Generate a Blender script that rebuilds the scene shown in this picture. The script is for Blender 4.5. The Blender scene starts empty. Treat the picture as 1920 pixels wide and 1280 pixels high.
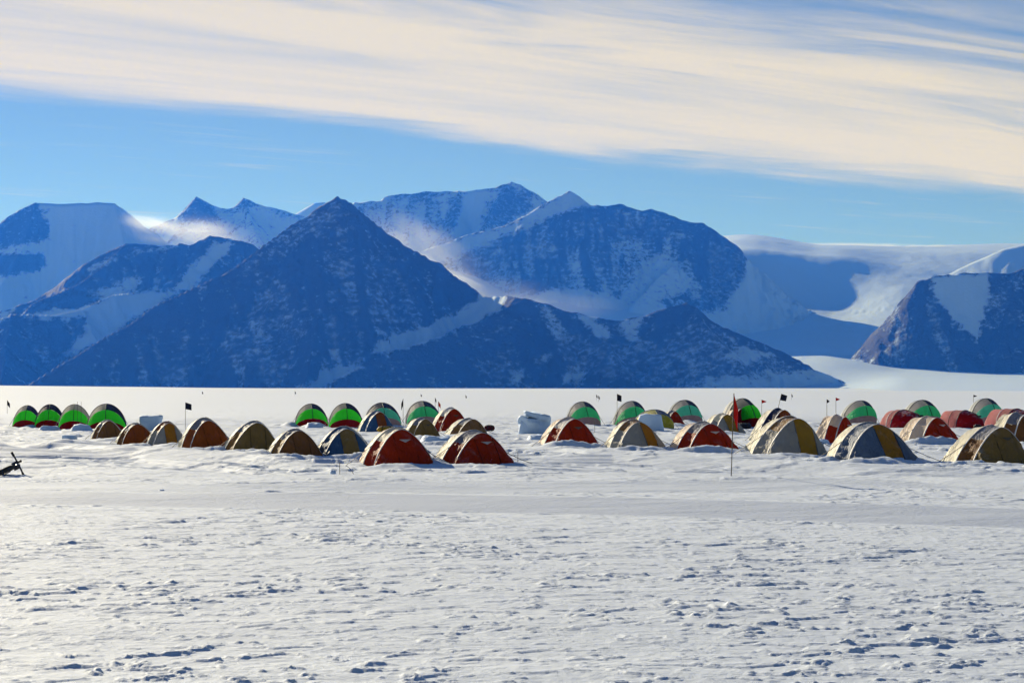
import bpy, bmesh, math, random
import numpy as np
from mathutils import Vector, Matrix

# ------------------------------------------------------------------ camera
sc = bpy.context.scene
FPX, HY, CH = 3733.33, 722.0, 2.65          # focal length in photo pixels, eye level row, eye height
PITCH = math.atan((HY - 640.0) / FPX)
cam_d = bpy.data.cameras.new('camera'); cam_d.lens = 70.0; cam_d.sensor_width = 36.0
cam_d.clip_start = 0.5; cam_d.clip_end = 120000.0
cam = bpy.data.objects.new('camera', cam_d); sc.collection.objects.link(cam)
cam.location = (0, 0, CH); cam.rotation_euler = (math.pi / 2 + PITCH, 0, 0)
sc.camera = cam

# ------------------------------------------------------------------ light
SUN_AZ, SUN_EL = math.radians(-31), math.radians(19)     # left of the view, behind the range
sd = bpy.data.lights.new('sun', 'SUN'); sd.energy = 5.0; sd.angle = math.radians(0.6); sd.color = (1.0, 0.90, 0.785)
so = bpy.data.objects.new('sun', sd); sc.collection.objects.link(so)
to_sun = Vector((math.sin(SUN_AZ) * math.cos(SUN_EL), math.cos(SUN_AZ) * math.cos(SUN_EL), math.sin(SUN_EL)))
so.rotation_euler = to_sun.to_track_quat('Z', 'Y').to_euler()

def nd(nt, typ, **kw):
    n = nt.nodes.new(typ)
    for k, v in kw.items():
        if k.startswith('i_'):
            key = k[2:]; key = int(key) if key.isdigit() else key.replace('_', ' ')
            n.inputs[key].default_value = v
        else: setattr(n, k, v)
    return n
def mathn(nt, op, a, b=None, c=None, clamp=False):
    n = nt.nodes.new('ShaderNodeMath'); n.operation = op; n.use_clamp = clamp
    for i, v in enumerate((a, b, c)):
        if v is None: continue
        if isinstance(v, (int, float)): n.inputs[i].default_value = v
        else: nt.links.new(v, n.inputs[i])
    return n.outputs[0]
def smooth(nt, x, lo, hi, a=0.0, b=1.0):
    n = nt.nodes.new('ShaderNodeMapRange'); n.interpolation_type = 'SMOOTHSTEP'
    nt.links.new(x, n.inputs['Value'])
    n.inputs['From Min'].default_value = lo; n.inputs['From Max'].default_value = hi
    n.inputs['To Min'].default_value = a; n.inputs['To Max'].default_value = b
    return n.outputs[0]

world = bpy.data.worlds.new('World'); sc.world = world; world.use_nodes = True
wt = world.node_tree; wt.nodes.clear()
sky = nd(wt, 'ShaderNodeTexSky', sky_type='NISHITA', sun_disc=False, sun_elevation=SUN_EL, sun_rotation=SUN_AZ,
         altitude=3000.0, air_density=1.0, dust_density=0.0, ozone_density=3.4)
bg_sky = nd(wt, 'ShaderNodeBackground', i_Strength=0.05); wt.links.new(sky.outputs[0], bg_sky.inputs[0])
# a sheet of altostratus streaks: view direction met with a flat layer overhead
tc = nd(wt, 'ShaderNodeTexCoord'); sp = nd(wt, 'ShaderNodeSeparateXYZ'); wt.links.new(tc.outputs['Generated'], sp.inputs[0])
dz = mathn(wt, 'MAXIMUM', sp.outputs[2], 0.012)
lx = mathn(wt, 'DIVIDE', sp.outputs[0], dz); ly = mathn(wt, 'DIVIDE', sp.outputs[1], dz)
TH = math.radians(39.5); ct, st = math.cos(TH), math.sin(TH)
cu = mathn(wt, 'ADD', mathn(wt, 'MULTIPLY', lx, ct), mathn(wt, 'MULTIPLY', ly, st))
cv = mathn(wt, 'SUBTRACT', mathn(wt, 'MULTIPLY', ly, ct), mathn(wt, 'MULTIPLY', lx, st))
def cloudnoise(su, sv, scale, detail, off, rough=0.55, dist=0.0):
    cb = nd(wt, 'ShaderNodeCombineXYZ')
    wt.links.new(mathn(wt, 'MULTIPLY', cu, su), cb.inputs[0]); wt.links.new(mathn(wt, 'MULTIPLY', cv, sv), cb.inputs[1])
    cb.inputs[2].default_value = off
    n = nd(wt, 'ShaderNodeTexNoise', i_Scale=scale, i_Detail=detail, i_Roughness=rough, i_Distortion=dist)
    wt.links.new(cb.outputs[0], n.inputs['Vector']); return n.outputs['Fac']
n_edge = cloudnoise(0.45, 1.1, 1.0, 6, 3.1, dist=0.8)
n_wisp = cloudnoise(0.30, 1.3, 1.3, 6, 8.7, 0.6, 1.0)
n_fine = cloudnoise(0.6, 4.0, 1.3, 5, 1.3, 0.6, 0.6)
n_big = cloudnoise(0.5, 0.9, 0.55, 3, 5.2)
vv = mathn(wt, 'ADD', cv, mathn(wt, 'MULTIPLY', mathn(wt, 'SUBTRACT', n_edge, 0.5), 1.5))
far_edge = smooth(wt, vv, 6.62, 5.95)                       # sharp lower border of the sheet
near_edge = smooth(wt, mathn(wt, 'ADD', vv, mathn(wt, 'MULTIPLY', mathn(wt, 'SUBTRACT', n_wisp, 0.5), 3.6)), 2.5, 4.7)
sheet = mathn(wt, 'MULTIPLY', far_edge, near_edge)
body = smooth(wt, mathn(wt, 'ADD', mathn(wt, 'MULTIPLY', n_wisp, 0.75), mathn(wt, 'MULTIPLY', n_fine, 0.35)), 0.36, 0.62, 0.72, 1.0)
sheet = mathn(wt, 'MULTIPLY', sheet, body)
wisps = smooth(wt, mathn(wt, 'ADD', mathn(wt, 'MULTIPLY', n_wisp, 0.7), mathn(wt, 'MULTIPLY', n_big, 0.5)), 0.56, 0.82, 0.0, 0.7)
wisps = mathn(wt, 'MULTIPLY', wisps, mathn(wt, 'MULTIPLY', smooth(wt, vv, 6.0, 5.2), smooth(wt, vv, 1.2, 3.2)))
low_w = mathn(wt, 'MULTIPLY', smooth(wt, n_fine, 0.56, 0.74, 0.0, 0.22), smooth(wt, sp.outputs[2], 0.03, 0.09))
cf = mathn(wt, 'MAXIMUM', mathn(wt, 'MAXIMUM', sheet, wisps), low_w, clamp=True)
cf = mathn(wt, 'MULTIPLY', cf, smooth(wt, sp.outputs[2], 0.02, 0.06), clamp=True)
bg_cl = nd(wt, 'ShaderNodeBackground', i_Color=(1.0, 0.885, 0.62, 1), i_Strength=0.55)
mx = nd(wt, 'ShaderNodeMixShader'); wt.links.new(cf, mx.inputs[0])
wt.links.new(bg_sky.outputs[0], mx.inputs[1]); wt.links.new(bg_cl.outputs[0], mx.inputs[2])
wo = nd(wt, 'ShaderNodeOutputWorld'); wt.links.new(mx.outputs[0], wo.inputs[0])

# ------------------------------------------------------------------ exposure and render settings
sc.view_settings.view_transform = 'Standard'; sc.view_settings.look = 'None'
sc.view_settings.exposure = 0.52; sc.view_settings.gamma = 1.0; sc.view_settings.use_curve_mapping = False
sc.render.engine = 'CYCLES'
sc.cycles.use_denoising = True; sc.cycles.use_adaptive_sampling = True; sc.cycles.adaptive_threshold = 0.02
sc.cycles.max_bounces = 8; sc.cycles.diffuse_bounces = 1; sc.cycles.transmission_bounces = 6
sc.cycles.volume_bounces = 0; sc.cycles.volume_max_steps = 256
sc.cycles.caustics_reflective = False; sc.cycles.caustics_refractive = False
sc.cycles.sample_clamp_indirect = 6.0

# ------------------------------------------------------------------ numbers and noise
rng = random.Random(7); nr = np.random.RandomState(11)
SINP, COSP = math.sin(PITCH), math.cos(PITCH)
def ray(px, py):
    cx = (px - 960.0) / FPX; cy = (640.0 - py) / FPX
    return cx, COSP - cy * SINP, SINP + cy * COSP
def at(px, py, D):
    a, b, c = ray(px, py); return (a / b * D, D, CH + c / b * D)
def on_ground(px, py, z=0.0):
    a, b, c = ray(px, py); t = (z - CH) / c; return (a * t, b * t, z)
def to_px(X, Y, Z):
    zz = Z - CH; fwd = Y * COSP + zz * SINP; up = -Y * SINP + zz * COSP
    return 960 + X / fwd * FPX, 640 - up / fwd * FPX
def _h(ix, iy, seed):
    h = (ix.astype(np.uint32) * np.uint32(374761393)) ^ (iy.astype(np.uint32) * np.uint32(668265263)) ^ np.uint32(seed * 2246822519 & 0xffffffff)
    h = (h ^ (h >> np.uint32(13))) * np.uint32(1274126177)
    return (h ^ (h >> np.uint32(16)))
def perlin(x, y, seed=0):
    x = np.asarray(x, dtype=np.float32); y = np.asarray(y, dtype=np.float32)
    xf = np.floor(x); yf = np.floor(y); ix = xf.astype(np.int64); iy = yf.astype(np.int64); fx = x - xf; fy = y - yf
    u = fx * fx * fx * (fx * (fx * 6 - 15) + 10); v = fy * fy * fy * (fy * (fy * 6 - 15) + 10)
    def g(ox, oy):
        a = (_h(ix + ox, iy + oy, seed) & np.uint32(1023)).astype(np.float32) * np.float32(2 * math.pi / 1024)
        return np.cos(a) * (fx - ox) + np.sin(a) * (fy - oy)
    a, b, c, d = g(0, 0), g(1, 0), g(0, 1), g(1, 1)
    return ((a + (b - a) * u) * (1 - v) + (c + (d - c) * u) * v) * 1.5
def fbm(x, y, seed, octv=4, gain=0.5, lac=2.03):
    t = 0; a = 1.0; s = 0
    for i in range(octv):
        t = t + a * perlin(x, y, seed + i * 17); s += a; a *= gain; x = x * lac + 3.7; y = y * lac + 1.9
    return t / s
def ridged(x, y, seed, octv=4, gain=0.5):
    t = 0; a = 1.0; s = 0
    for i in range(octv):
        t = t + a * (1 - np.abs(perlin(x, y, seed + i * 31)) * 1.6); s += a; a *= gain; x = x * 2.07 + 5.1; y = y * 2.07 + 2.3
    return t / s
def sstep(a, b, x):
    t = np.clip((x - a) / (b - a), 0, 1); return t * t * (3 - 2 * t)

# ------------------------------------------------------------------ object helpers
COL = sc.collection
def link(name, me, mat=None, parent=None, **props):
    o = bpy.data.objects.new(name, me); COL.objects.link(o)
    if mat is not None and me is not None: me.materials.append(mat)
    if parent is not None: o.parent = parent
    for k, v in props.items(): o[k] = v
    return o
def mesh(name, V, F, smooth_shade=True):
    me = bpy.data.meshes.new(name); me.from_pydata([tuple(map(float, v)) for v in V], [], F); me.update()
    if smooth_shade: me.polygons.foreach_set('use_smooth', [True] * len(me.polygons))
    return me
def gridmesh(name, P, closed_cols=False, smooth_shade=True):
    """P: rows x cols x 3 array -> quad sheet"""
    R, C = P.shape[:2]
    idx = np.arange(R * C).reshape(R, C)
    a, b, c, d = idx[:-1, :-1], idx[:-1, 1:], idx[1:, 1:], idx[1:, :-1]
    q = np.stack([a, b, c, d], -1).reshape(-1, 4)
    if closed_cols:
        a, b, c, d = idx[:-1, -1], idx[:-1, 0], idx[1:, 0], idx[1:, -1]
        q = np.concatenate([q, np.stack([a, b, c, d], -1).reshape(-1, 4)])
    me = bpy.data.meshes.new(name); n = len(q)
    me.vertices.add(R * C); me.vertices.foreach_set('co', np.ascontiguousarray(P, dtype=np.float32).reshape(-1))
    me.loops.add(n * 4); me.loops.foreach_set('vertex_index', q.astype(np.int32).reshape(-1))
    me.polygons.add(n); me.polygons.foreach_set('loop_start', np.arange(0, n * 4, 4, dtype=np.int32))
    me.polygons.foreach_set('use_smooth', np.full(n, smooth_shade)); me.update(); me.validate()
    return me
def tube_pts(pts, r, n=6):
    """tube along pts -> (V,F)"""
    pts = [Vector(p) for p in pts]; V = []; F = []
    for i, p in enumerate(pts):
        t = (pts[min(i + 1, len(pts) - 1)] - pts[max(i - 1, 0)]).normalized()
        a = t.cross(Vector((0, 0, 1)))
        if a.length < 1e-3: a = t.cross(Vector((1, 0, 0)))
        a.normalize(); b = t.cross(a)
        rr = r[i] if isinstance(r, (list, tuple)) else r
        for k in range(n):
            th = 2 * math.pi * k / n; V.append(p + a * (math.cos(th) * rr) + b * (math.sin(th) * rr))
    for i in range(len(pts) - 1):
        for k in range(n):
            F.append((i * n + k, i * n + (k + 1) % n, (i + 1) * n + (k + 1) % n, (i + 1) * n + k))
    F.append(tuple(range(n - 1, -1, -1))); F.append(tuple((len(pts) - 1) * n + k for k in range(n)))
    return V, F

# ------------------------------------------------------------------ materials
def newmat(name):
    m = bpy.data.materials.new(name); m.use_nodes = True; m.node_tree.nodes.clear(); return m, m.node_tree
def snow_mat():
    m, t = newmat('wind_packed_snow')
    o = nd(t, 'ShaderNodeOutputMaterial'); b = nd(t, 'ShaderNodeBsdfPrincipled', i_Roughness=0.75)
    b.inputs['Specular IOR Level'].default_value = 0.6       # ice grains throw light forward at low sun
    g = nd(t, 'ShaderNodeNewGeometry')
    n1 = nd(t, 'ShaderNodeTexNoise', i_Scale=9.0, i_Detail=6.0, i_Roughness=0.7)
    n2 = nd(t, 'ShaderNodeTexNoise', i_Scale=55.0, i_Detail=3.0, i_Roughness=0.7)
    n3 = nd(t, 'ShaderNodeTexNoise', i_Scale=0.8, i_Detail=5.0)
    for n in (n1, n2, n3): t.links.new(g.outputs['Position'], n.inputs['Vector'])
    at_ = nd(t, 'ShaderNodeAttribute', attribute_name='track')
    c = nd(t, 'ShaderNodeMix', data_type='RGBA'); c.inputs['A'].default_value = (0.62, 0.71, 0.84, 1); c.inputs['B'].default_value = (0.70, 0.78, 0.89, 1)
    t.links.new(n3.outputs['Fac'], c.inputs['Factor'])
    c2 = nd(t, 'ShaderNodeMix', data_type='RGBA'); t.links.new(at_.outputs['Fac'], c2.inputs['Factor'])
    t.links.new(c.outputs['Result'], c2.inputs['A']); c2.inputs['B'].default_value = (0.50, 0.58, 0.72, 1)   # compacted, icier snow
    t.links.new(c2.outputs['Result'], b.inputs['Base Color'])
    h = mathn(t, 'ADD', mathn(t, 'MULTIPLY', n1.outputs['Fac'], 0.026), mathn(t, 'MULTIPLY', n2.outputs['Fac'], 0.0075))
    mpf = nd(t, 'ShaderNodeMapping'); mpf.inputs['Scale'].default_value = (0.10, 0.42, 1.0); t.links.new(g.outputs['Position'], mpf.inputs[0])
    n6 = nd(t, 'ShaderNodeTexNoise', i_Scale=1.0, i_Detail=5.0, i_Roughness=0.6); t.links.new(mpf.outputs[0], n6.inputs['Vector'])      # long low drifts out on the plain
    h = mathn(t, 'ADD', h, mathn(t, 'MULTIPLY', n6.outputs['Fac'], 0.16))
    bp = nd(t, 'ShaderNodeBump', i_Strength=0.75, i_Distance=1.0); t.links.new(h, bp.inputs['Height'])
    t.links.new(bp.outputs[0], b.inputs['Normal']); t.links.new(b.outputs[0], o.inputs[0]); return m
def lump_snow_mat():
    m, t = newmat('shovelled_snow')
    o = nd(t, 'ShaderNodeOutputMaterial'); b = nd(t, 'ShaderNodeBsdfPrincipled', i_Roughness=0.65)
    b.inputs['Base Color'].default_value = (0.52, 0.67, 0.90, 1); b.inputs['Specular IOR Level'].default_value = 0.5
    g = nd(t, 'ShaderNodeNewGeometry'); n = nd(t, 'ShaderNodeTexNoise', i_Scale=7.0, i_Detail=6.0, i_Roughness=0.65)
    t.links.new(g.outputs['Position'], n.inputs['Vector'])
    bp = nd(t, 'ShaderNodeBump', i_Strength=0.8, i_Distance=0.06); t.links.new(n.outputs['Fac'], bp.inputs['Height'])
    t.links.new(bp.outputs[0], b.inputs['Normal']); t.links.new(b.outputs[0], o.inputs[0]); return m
def mountain_mat():
    m, t = newmat('rock_and_snow')
    o = nd(t, 'ShaderNodeOutputMaterial'); b = nd(t, 'ShaderNodeBsdfPrincipled', i_Roughness=0.85)
    b.inputs['Specular IOR Level'].default_value = 0.15
    g = nd(t, 'ShaderNodeNewGeometry'); at_ = nd(t, 'ShaderNodeAttribute', attribute_name='snow')
    mp = nd(t, 'ShaderNodeMapping'); mp.inputs['Scale'].default_value = (1.0, 1.0, 1.5); t.links.new(g.outputs['Position'], mp.inputs[0])
    n1 = nd(t, 'ShaderNodeTexNoise', i_Scale=0.030, i_Detail=6.0, i_Roughness=0.75)
    n2 = nd(t, 'ShaderNodeTexNoise', i_Scale=0.004, i_Detail=5.0)
    n4 = nd(t, 'ShaderNodeTexNoise', i_Scale=0.05, i_Detail=4.0, i_Roughness=0.7)
    for n in (n1, n2, n4): t.links.new(mp.outputs[0], n.inputs['Vector'])
    s = mathn(t, 'ADD', at_.outputs['Fac'], mathn(t, 'MULTIPLY', mathn(t, 'SUBTRACT', n1.outputs['Fac'], 0.5), 1.5))
    f = smooth(t, s, 0.36, 0.70)
    rc = nd(t, 'ShaderNodeMix', data_type='RGBA'); t.links.new(n2.outputs['Fac'], rc.inputs['Factor'])
    rc.inputs['A'].default_value = (0.022, 0.028, 0.040, 1); rc.inputs['B'].default_value = (0.060, 0.058, 0.064, 1)
    c = nd(t, 'ShaderNodeMix', data_type='RGBA'); t.links.new(f, c.inputs['Factor'])
    t.links.new(rc.outputs['Result'], c.inputs['A']); c.inputs['B'].default_value = (0.54, 0.68, 0.88, 1)
    t.links.new(c.outputs['Result'], b.inputs['Base Color'])
    bp = nd(t, 'ShaderNodeBump', i_Strength=0.7); t.links.new(mathn(t, 'MULTIPLY', n4.outputs['Fac'], mathn(t, 'SUBTRACT', 1.3, f)), bp.inputs['Height'])
    bp.inputs['Distance'].default_value = 14.0
    t.links.new(bp.outputs[0], b.inputs['Normal']); t.links.new(b.outputs[0], o.inputs[0]); return m
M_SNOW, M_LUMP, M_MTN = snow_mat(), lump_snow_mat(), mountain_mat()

# ------------------------------------------------------------------ the range
def poly_sd(px, py, poly):
    """signed distance (pixels, negative inside) to a polygon"""
    P = np.array(poly, dtype=np.float32); d2 = np.full(px.shape, 1e12, dtype=np.float32); ins = np.zeros(px.shape, bool)
    for i in range(len(P)):
        a, b = P[i], P[(i + 1) % len(P)]; e = b - a; wx, wy = px - a[0], py - a[1]
        t = np.clip((wx * e[0] + wy * e[1]) / max(float(e @ e), 1e-6), 0, 1)
        d2 = np.minimum(d2, (wx - t * e[0]) ** 2 + (wy - t * e[1]) ** 2)
        if a[1] != b[1]:
            c = (a[1] > py) != (b[1] > py)
            ins ^= c & (px < (b[0] - a[0]) * (py - a[1]) / (b[1] - a[1]) + a[0])
    d = np.sqrt(d2); return np.where(ins, -d, d)

def snow_attr(me, X, Y, Z, base, polys, seed, soft=10.0):
    px, py = to_px(X, Y, Z)
    s = base + 0.14 * fbm(X / 260, Y / 260 + Z / 160, seed + 70, 4)
    wx = px + 16 * fbm(px / 30, py / 16, seed + 80, 5, 0.65); wy = py + 12 * fbm(px / 30, py / 16, seed + 90, 5, 0.65)
    for poly, val in polys:
        k = sstep(soft, -soft, poly_sd(wx, wy, poly)); s = s * (1 - k) + val * k
    a = me.attributes.new('snow', 'FLOAT', 'POINT'); a.data.foreach_set('value', s.astype(np.float32).reshape(-1))

def massif(label, ridges, pxr, Dr, nx, ny, base=0.2, polys=(), seed=1, rough=1.0, floor=-25.0, ribs=1.0, strata=0.0):
    """terrain raised from ridge lines given as (photo column, photo row, distance), each with a flank slope"""
    D = np.linspace(Dr[0], Dr[1], ny)[:, None]; T = (np.linspace(pxr[0], pxr[1], nx)[None, :] - 960) / FPX
    X = (T * D).astype(np.float32); Y = (D + 0 * T).astype(np.float32)
    wx = X + rough * (34 * fbm(X / 330, Y / 330, seed, 4) + 8 * fbm(X / 60, Y / 60, seed + 3, 3))
    wy = Y + rough * (34 * fbm(X / 330, Y / 330, seed + 5, 4))
    Zm = np.full(X.shape, -1e9, dtype=np.float32); Dm = np.zeros(X.shape, dtype=np.float32); Am = np.zeros(X.shape, dtype=np.float32); cum = 0.0
    for slope, pts in ridges:
        W = [np.array(at(*p)) for p in pts]
        for i in range(len(W) - 1):                               # exact envelope of flank cones along each ridge segment
            a, b = W[i], W[i + 1]
            flip = b[2] < a[2]
            if flip: a, b = b, a
            Ls = float(np.hypot(*(b - a)[:2])); ex, ey = (b[0] - a[0]) / Ls, (b[1] - a[1]) / Ls; mz = min((b[2] - a[2]) / Ls, slope * 0.97)
            al = (wx - a[0]) * ex + (wy - a[1]) * ey; ac = np.abs(-(wx - a[0]) * ey + (wy - a[1]) * ex)
            tt = np.clip(al + ac * mz / math.sqrt(slope * slope - mz * mz), 0, Ls)
            dd = np.sqrt((al - tt) ** 2 + ac ** 2); z = a[2] + (b[2] - a[2]) * tt / Ls - slope * dd; m = z > Zm
            Zm = np.where(m, z, Zm); Dm = np.where(m, dd, Dm); Am = np.where(m, cum + (Ls - al if flip else al), Am); cum += Ls
        cum += 5000
    grow = 1 - np.exp(-Dm / 120)
    Z = Zm - ribs * grow * (95 * (0.78 - ridged(X / 420, Y / 700, seed + 11, 4))) + rough * (4 + 10 * grow) * fbm(X / 70, Y / 70, seed + 23, 4)
    rib = ridged(Am / 190 + 0.25 * fbm(X / 300, Y / 300, seed + 37, 2), Dm / 1100, seed + 31, 3, 0.55)
    Z = Z + ribs * np.minimum(Dm / 160, 1) * 46 * (rib - 0.72)
    if strata: Z = Z + strata * grow * np.sin(Z / 14 + 5 * fbm(X / 500, Y / 500, seed + 29, 2))
    Z = np.maximum(Z, floor)
    me = gridmesh('mountain', np.stack([X, Y, Z], -1))
    streak = 0.30 * (sstep(0.80, 0.52, rib) - 0.25) * grow + 0.20 * fbm(Am / 55, Dm / 420, seed + 43, 3, 0.6) + 0.16 * fbm(X / 500, Z / 16, seed + 47, 3) + 0.20 * np.exp(-Dm / 45) * fbm(Am / 60, Dm / 60, seed + 49, 2)
    snow_attr(me, X, Y, Z, base + streak, polys, seed)
    return link('mountain', me, M_MTN, kind='structure', label=label)

def L(D, *pts): return [(p[0], p[1], p[2] if len(p) > 2 else D) for p in pts]

massif('dark rocky pyramid peak with a lower ridge running right, in front of the range', [
    (1.4, L(9000, (635, 367), (600, 385), (560, 413), (520, 443, 8960), (480, 472, 8920), (430, 508, 8880), (380, 530, 8840), (330, 550, 8800),
       (280, 575, 8750), (240, 608, 8700), (150, 660, 8600), (100, 690, 8550), (50, 725, 8500))),
    (1.1, L(9000, (635, 367), (660, 382, 9020), (685, 408, 9050), (720, 435, 9080), (770, 465, 9100), (830, 495, 9080), (880, 535, 9000), (905, 556, 8900),
       (950, 554, 8700), (985, 559, 8600))),
    (1.1, L(9000, (635, 367), (620, 450, 8850), (600, 560, 8580), (575, 690, 8200), (570, 730, 8050))),
    (0.95, L(8600, (985, 559), (1010, 562), (1060, 580), (1100, 590), (1150, 601), (1210, 592), (1240, 580), (1268, 570), (1283, 566), (1310, 583), (1340, 605),
       (1400, 630), (1470, 660), (1530, 690), (1580, 715), (1610, 735))),
    (0.95, L(8600, (985, 559), (940, 580, 8480), (900, 600, 8380), (850, 622, 8280), (780, 645, 8160), (700, 672, 8040), (650, 698, 7950), (600, 728, 7880))),
    (0.9, L(8600, (1100, 590), (1140, 650, 8350), (1190, 710, 8150))),
    (0.9, L(8600, (1283, 566), (1330, 625, 8400), (1390, 690, 8200), (1410, 728, 8100)))],
    (-90, 1690), (7600, 9900), 860, 220, 0.20, [
    ([(905, 552), (948, 556), (938, 580), (880, 607), (800, 640), (720, 659), (692, 656), (720, 641), (800, 612), (870, 580)], 0.95),
    ([(555, 732), (600, 702), (670, 682), (682, 685), (640, 707), (600, 732)], 0.9),
    ([(452, 672), (480, 640), (512, 625), (502, 655)], 0.5),
    ([(300, 714), (392, 664), (398, 668), (330, 706)], 0.6), ([(330, 690), (400, 640), (404, 644), (350, 688)], 0.4),
    ([(420, 525), (560, 412), (640, 372), (650, 400), (600, 440), (520, 480), (450, 520)], 0.45),
    ([(630, 420), (650, 420), (662, 480), (640, 490)], 0.42),
    ([(1000, 564), (1026, 570), (1062, 620), (1095, 662), (1062, 668), (1030, 620)], 0.62),
    ([(1078, 588), (1112, 592), (1142, 618), (1152, 642), (1118, 630)], 0.85),
    ([(1152, 600), (1216, 594), (1190, 620), (1232, 660), (1264, 706), (1245, 702), (1200, 650), (1166, 626)], 0.72),
    ([(1000, 678), (1034, 660), (1026, 682)], 0.7), ([(1058, 692), (1080, 675), (1107, 680), (1092, 716), (1052, 720)], 0.75),
    ([(960, 700), (985, 692), (980, 705), (955, 712)], 0.7),
    ([(1040, 640), (1130, 640), (1250, 640), (1300, 590), (1400, 640), (1500, 690), (1400, 720), (1200, 720), (1060, 690)], 0.45),
    ([(1262, 732), (1330, 712), (1420, 704), (1520, 690), (1560, 703), (1612, 738), (1270, 740)], 0.75),
    ([(870, 640), (930, 610), (990, 590), (960, 630), (900, 645)], 0.4),
    ([(1340, 670), (1400, 655), (1450, 665), (1400, 680)], 0.75)], seed=3)

massif('mid-left spur of dark rock with a snow bowl, behind the pyramid', [
    (1.05, L(10800, (-120, 640), (0, 585), (60, 562), (90, 545), (130, 518), (170, 490), (210, 468), (240, 456), (265, 455), (300, 460), (340, 456), (365, 457), (395, 441),
       (440, 449), (470, 458), (490, 470), (560, 500), (640, 530))),
    (0.95, L(10800, (395, 441), (350, 490, 10650), (330, 540, 10450), (215, 551, 10150), (160, 578, 10000), (100, 590, 9900), (20, 588, 9800), (-60, 620, 9700))),
    (0.95, L(10800, (240, 456), (150, 530, 10550), (60, 570, 10350))),
    (0.9, L(10000, (160, 578), (180, 650, 9600), (150, 700, 9350))),
    (0.9, L(9800, (20, 588), (10, 660, 9450), (0, 725, 9150)))],
    (-140, 660), (9100, 11600), 420, 190, 0.22, [
    ([(325, 545), (360, 500), (410, 454), (437, 455), (425, 472), (390, 507), (350, 545)], 0.92),
    ([(40, 592), (110, 580), (160, 577), (220, 550), (332, 545), (300, 572), (250, 592), (212, 627), (160, 652), (128, 662), (160, 620), (165, 590), (120, 600)], 0.92),
    ([(165, 502), (215, 480), (217, 486), (170, 510)], 0.8), ([(178, 547), (260, 515), (267, 521), (240, 549), (190, 557)], 0.75),
    ([(248, 472), (335, 455), (332, 463), (280, 472)], 0.85), ([(0, 590), (30, 570), (20, 590), (0, 605)], 0.85)], seed=21)

massif('flat-topped snowy mountain at the far left', [
    (1.2, L(14000, (-260, 460), (-60, 425), (0, 418), (15, 405), (40, 392), (65, 379), (95, 381), (150, 380), (215, 379), (230, 388), (250, 405), (275, 425), (300, 440), (340, 480), (400, 520))),
    (1.15, L(14000, (65, 379), (45, 460, 13700), (0, 540, 13300))), (1.15, L(14000, (215, 379), (235, 470, 13600), (220, 540, 13200)))],
    (-270, 430), (12600, 15200), 300, 130, 0.86, [
    ([(-40, 420), (0, 408), (40, 391), (62, 384), (100, 420), (92, 450), (40, 462), (-40, 475)], 0.30),
    ([(-40, 475), (80, 474), (92, 494), (60, 512), (-40, 518)], 0.16), ([(40, 395), (66, 380), (80, 395), (60, 420)], 0.35)], seed=33, ribs=0.5, rough=0.6)

massif('twin pointed peaks behind the blowing snow at the left', [
    (1.3, L(15500, (200, 470), (270, 430), (300, 418), (330, 405), (350, 385), (370, 366), (395, 380), (425, 390), (437, 387), (457, 369), (480, 378), (530, 393), (570, 402), (620, 420), (720, 450))),
    (1.2, L(15500, (370, 366), (388, 430, 15150))), (1.2, L(15500, (457, 369), (480, 440, 15100)))],
    (180, 740), (14300, 16500), 300, 110, 0.62, [
    ([(345, 390), (370, 366), (402, 385), (415, 410), (380, 420), (335, 412)], 0.33), ([(430, 390), (457, 368), (480, 380), (470, 395)], 0.4)], seed=41, ribs=0.6, rough=0.7)

massif('small distant peak behind the pyramid summit', [
    (0.8, L(18500, (480, 440), (540, 410), (565, 393), (590, 381), (610, 378), (640, 383), (700, 400), (780, 430)))],
    (460, 800), (17500, 19500), 130, 60, 0.9, [], seed=47, ribs=0.4, rough=0.6)

massif('highest snow-streaked summit at the centre of the range', [
    (1.25, L(14500, (600, 430), (640, 400), (665, 378), (690, 374), (712, 376), (722, 368), (735, 364), (790, 358), (880, 355), (930, 350), (945, 343), (960, 338), (975, 343), (985, 350), (1005, 362),
       (1025, 375), (1060, 395), (1140, 430))),
    (1.2, L(14500, (712, 376), (690, 392, 14350), (660, 430, 14100))), (1.2, L(14500, (960, 338), (925, 395, 14200), (900, 440, 13800))),
    (1.2, L(14500, (860, 355), (850, 410, 14200)))],
    (590, 1160), (13000, 15600), 360, 130, 0.60, [
    ([(900, 432), (915, 390), (950, 345), (985, 365), (1000, 387), (960, 417)], 0.40), ([(828, 422), (850, 372), (868, 374), (852, 432)], 0.44),
    ([(735, 364), (800, 358), (830, 365), (780, 380)], 0.45), ([(880, 360), (915, 357), (890, 440), (850, 440)], 0.9)], seed=53, ribs=0.6, rough=0.7)

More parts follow.
